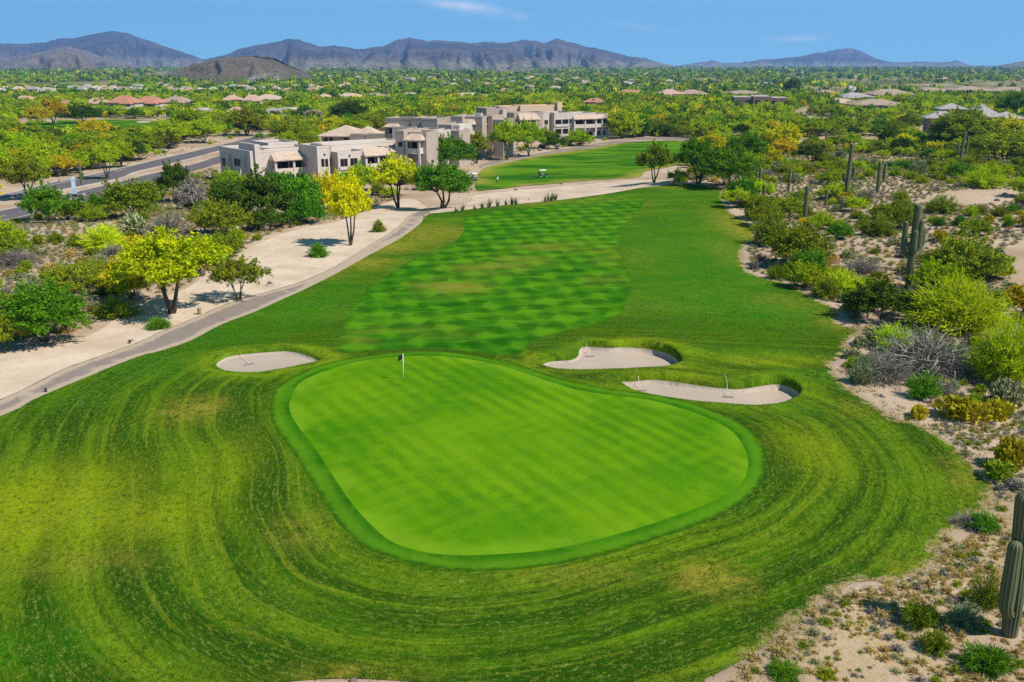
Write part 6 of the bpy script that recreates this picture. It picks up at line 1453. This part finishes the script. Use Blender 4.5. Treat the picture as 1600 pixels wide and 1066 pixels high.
def parked_car(px, py, rz, lab):
    c = P(px, py); r = empty('parked_car', (c[0], c[1], Zfar(c[0], c[1]) + .05), rz, lab, 'car')
    for x in (-1.35, 1.35):
        for y in (-.78, .78): wheel(r, x, y, .33)
    prof = [(-2.2, .35), (-2.22, .85), (-1.9, 1.0), (-1.2, 1.05), (1.0, 1.0), (2.0, .85), (2.2, .6), (2.15, .35)]; m = len(prof); V = np.array([(x, y, z_) for y in (-.85, .85) for x, z_ in prof])
    MB().add(V, [(i, i + 1, m + i + 1, m + i) for i in range(m - 1)] + [(m - 1, 0, m, 2 * m - 1)]).add(V, [tuple(range(m))[::-1]]).add(V, [tuple(range(m, 2 * m))]).build('body', M['cart_white'], r)
    V = np.array([(-1.5, -.78, 1.03), (.9, -.78, 1.0), (.3, -.62, 1.5), (-1.1, -.62, 1.5), (-1.5, .78, 1.03), (.9, .78, 1.0), (.3, .62, 1.5), (-1.1, .62, 1.5)]); MB().add(V, [(0, 1, 2, 3), (7, 6, 5, 4), (1, 5, 6, 2), (4, 0, 3, 7)]).build('window', M['glass'], r); MB().add(V + (0, 0, .01), [(3, 2, 6, 7)]).build('roof', M['cart_white'], r)
parked_car(26, 246, .2, 'white car half hidden by trees beyond the road near the left edge')
# low stone wall bits and mailbox along the verge
c0, c1 = P(78, 288), P(106, 281); d = (c1 - c0); o = MB().box(0, float(np.hypot(d[0], d[1])), -.2, .2, -.3, .75).build('low_wall', M['stucco_tan']); o.location = (c0[0] + 1, c0[1] + 2.2, Zfar(c0[0], c0[1])); o.rotation_euler.z = math.atan2(d[1], d[0]); tag(o, 'low tan wall along the verge behind the far carriageway', 'wall')
# yellowed grass tufts and clippings along the edge of the rough: leaf faces, far too many to count
rg = np.random.default_rng(9); n = 36000; x = rg.uniform(6, 34, n); y = rg.uniform(26, 90, n); s = sdf(ROUGH, x, y); k = (s > -1.6) & (s < 2.2) & (fbm(x / 1.6, y / 1.6, 91, 3) > .5 - .05 * (y < 44)) & (x > 8); x, y, s = x[k], y[k], s[k]
mb = MB(); C = np.stack([x, y, Z(x, y) + .05], 1); rep = 5; C = np.repeat(C, rep, 0) + rg.normal(size=(len(C) * rep, 3)) * (.07, .07, .02); D = np.stack([rg.normal(size=len(C)) * .5, rg.normal(size=len(C)) * .5, np.ones(len(C))], 1)
t = np.repeat(np.clip((s < .2) * .6 + rg.normal(size=len(x)) * .3 + .25, 0, 1), rep); mb.leaves(C, .035, 4.5, 0, D, tint=t, rng=rg, tri=True)
L['edge'] = leafmat('leaf_edge_grass', (.055, .12, .008), (.30, .26, .05), .2)
tag(mb.build('edge_grass', L['edge']), 'ragged grass where the mown rough meets the desert', None, None, 'stuff')

# the rough itself: loose clumps of blades standing out of the mown turf near the green
n = 90000; x = rg.uniform(-30, 26, n); y = 28 + 52 * rg.random(n) ** 1.5; k = inside(ROUGH, x, y) & ~inside(COLLAR, x, y)
for b_ in BUNK: k &= sdf(b_, x, y) < -.25
k &= fbm(x / 1.1, y / 1.1, 95, 3) + rg.normal(size=n) * .05 > .47; x, y = x[k], y[k]; k = ~inside(FAIRWAY, x, y); x, y = x[k], y[k]
mb = MB(); C = np.stack([x, y, Z(x, y) + .045], 1); rep = 4; C = np.repeat(C, rep, 0) + rg.normal(size=(len(C) * rep, 3)) * (.06, .06, .012); D = np.stack([rg.normal(size=len(C)) * .8, rg.normal(size=len(C)) * .8, np.ones(len(C))], 1)
t = np.repeat(np.clip(rg.normal(size=len(x)) * .35 + .38, 0, 1), rep); mb.leaves(C, .028, 3.6, 0, D, tint=t, rng=rg, tri=True)
L['tuft'] = leafmat('leaf_rough_grass', (.035, .10, .004), (.22, .27, .03), .2)
tag(mb.build('rough_blades', L['tuft']), 'loose grass clumps in the mown rough round the green', None, None, 'stuff')

# ------------------------------------------------------------------ the air
hz = MB().box(-16000, 16000, -2900, 16000, -40, 900).build('haze', bpy.data.materials.new('haze_air')); m = hz.data.materials[0]; m.use_nodes = True; nt = m.node_tree; nt.nodes.clear()
pv = nt.nodes.new('ShaderNodeVolumePrincipled'); pv.inputs['Color'].default_value = (.30, .54, 1.0, 1); pv.inputs['Density'].default_value = 9e-5; pv.inputs['Anisotropy'].default_value = .15
o = nt.nodes.new('ShaderNodeOutputMaterial'); nt.links.new(pv.outputs[0], o.inputs['Volume']); tag(hz, 'thin blue desert air that fades the far mountains', None, None, 'stuff')
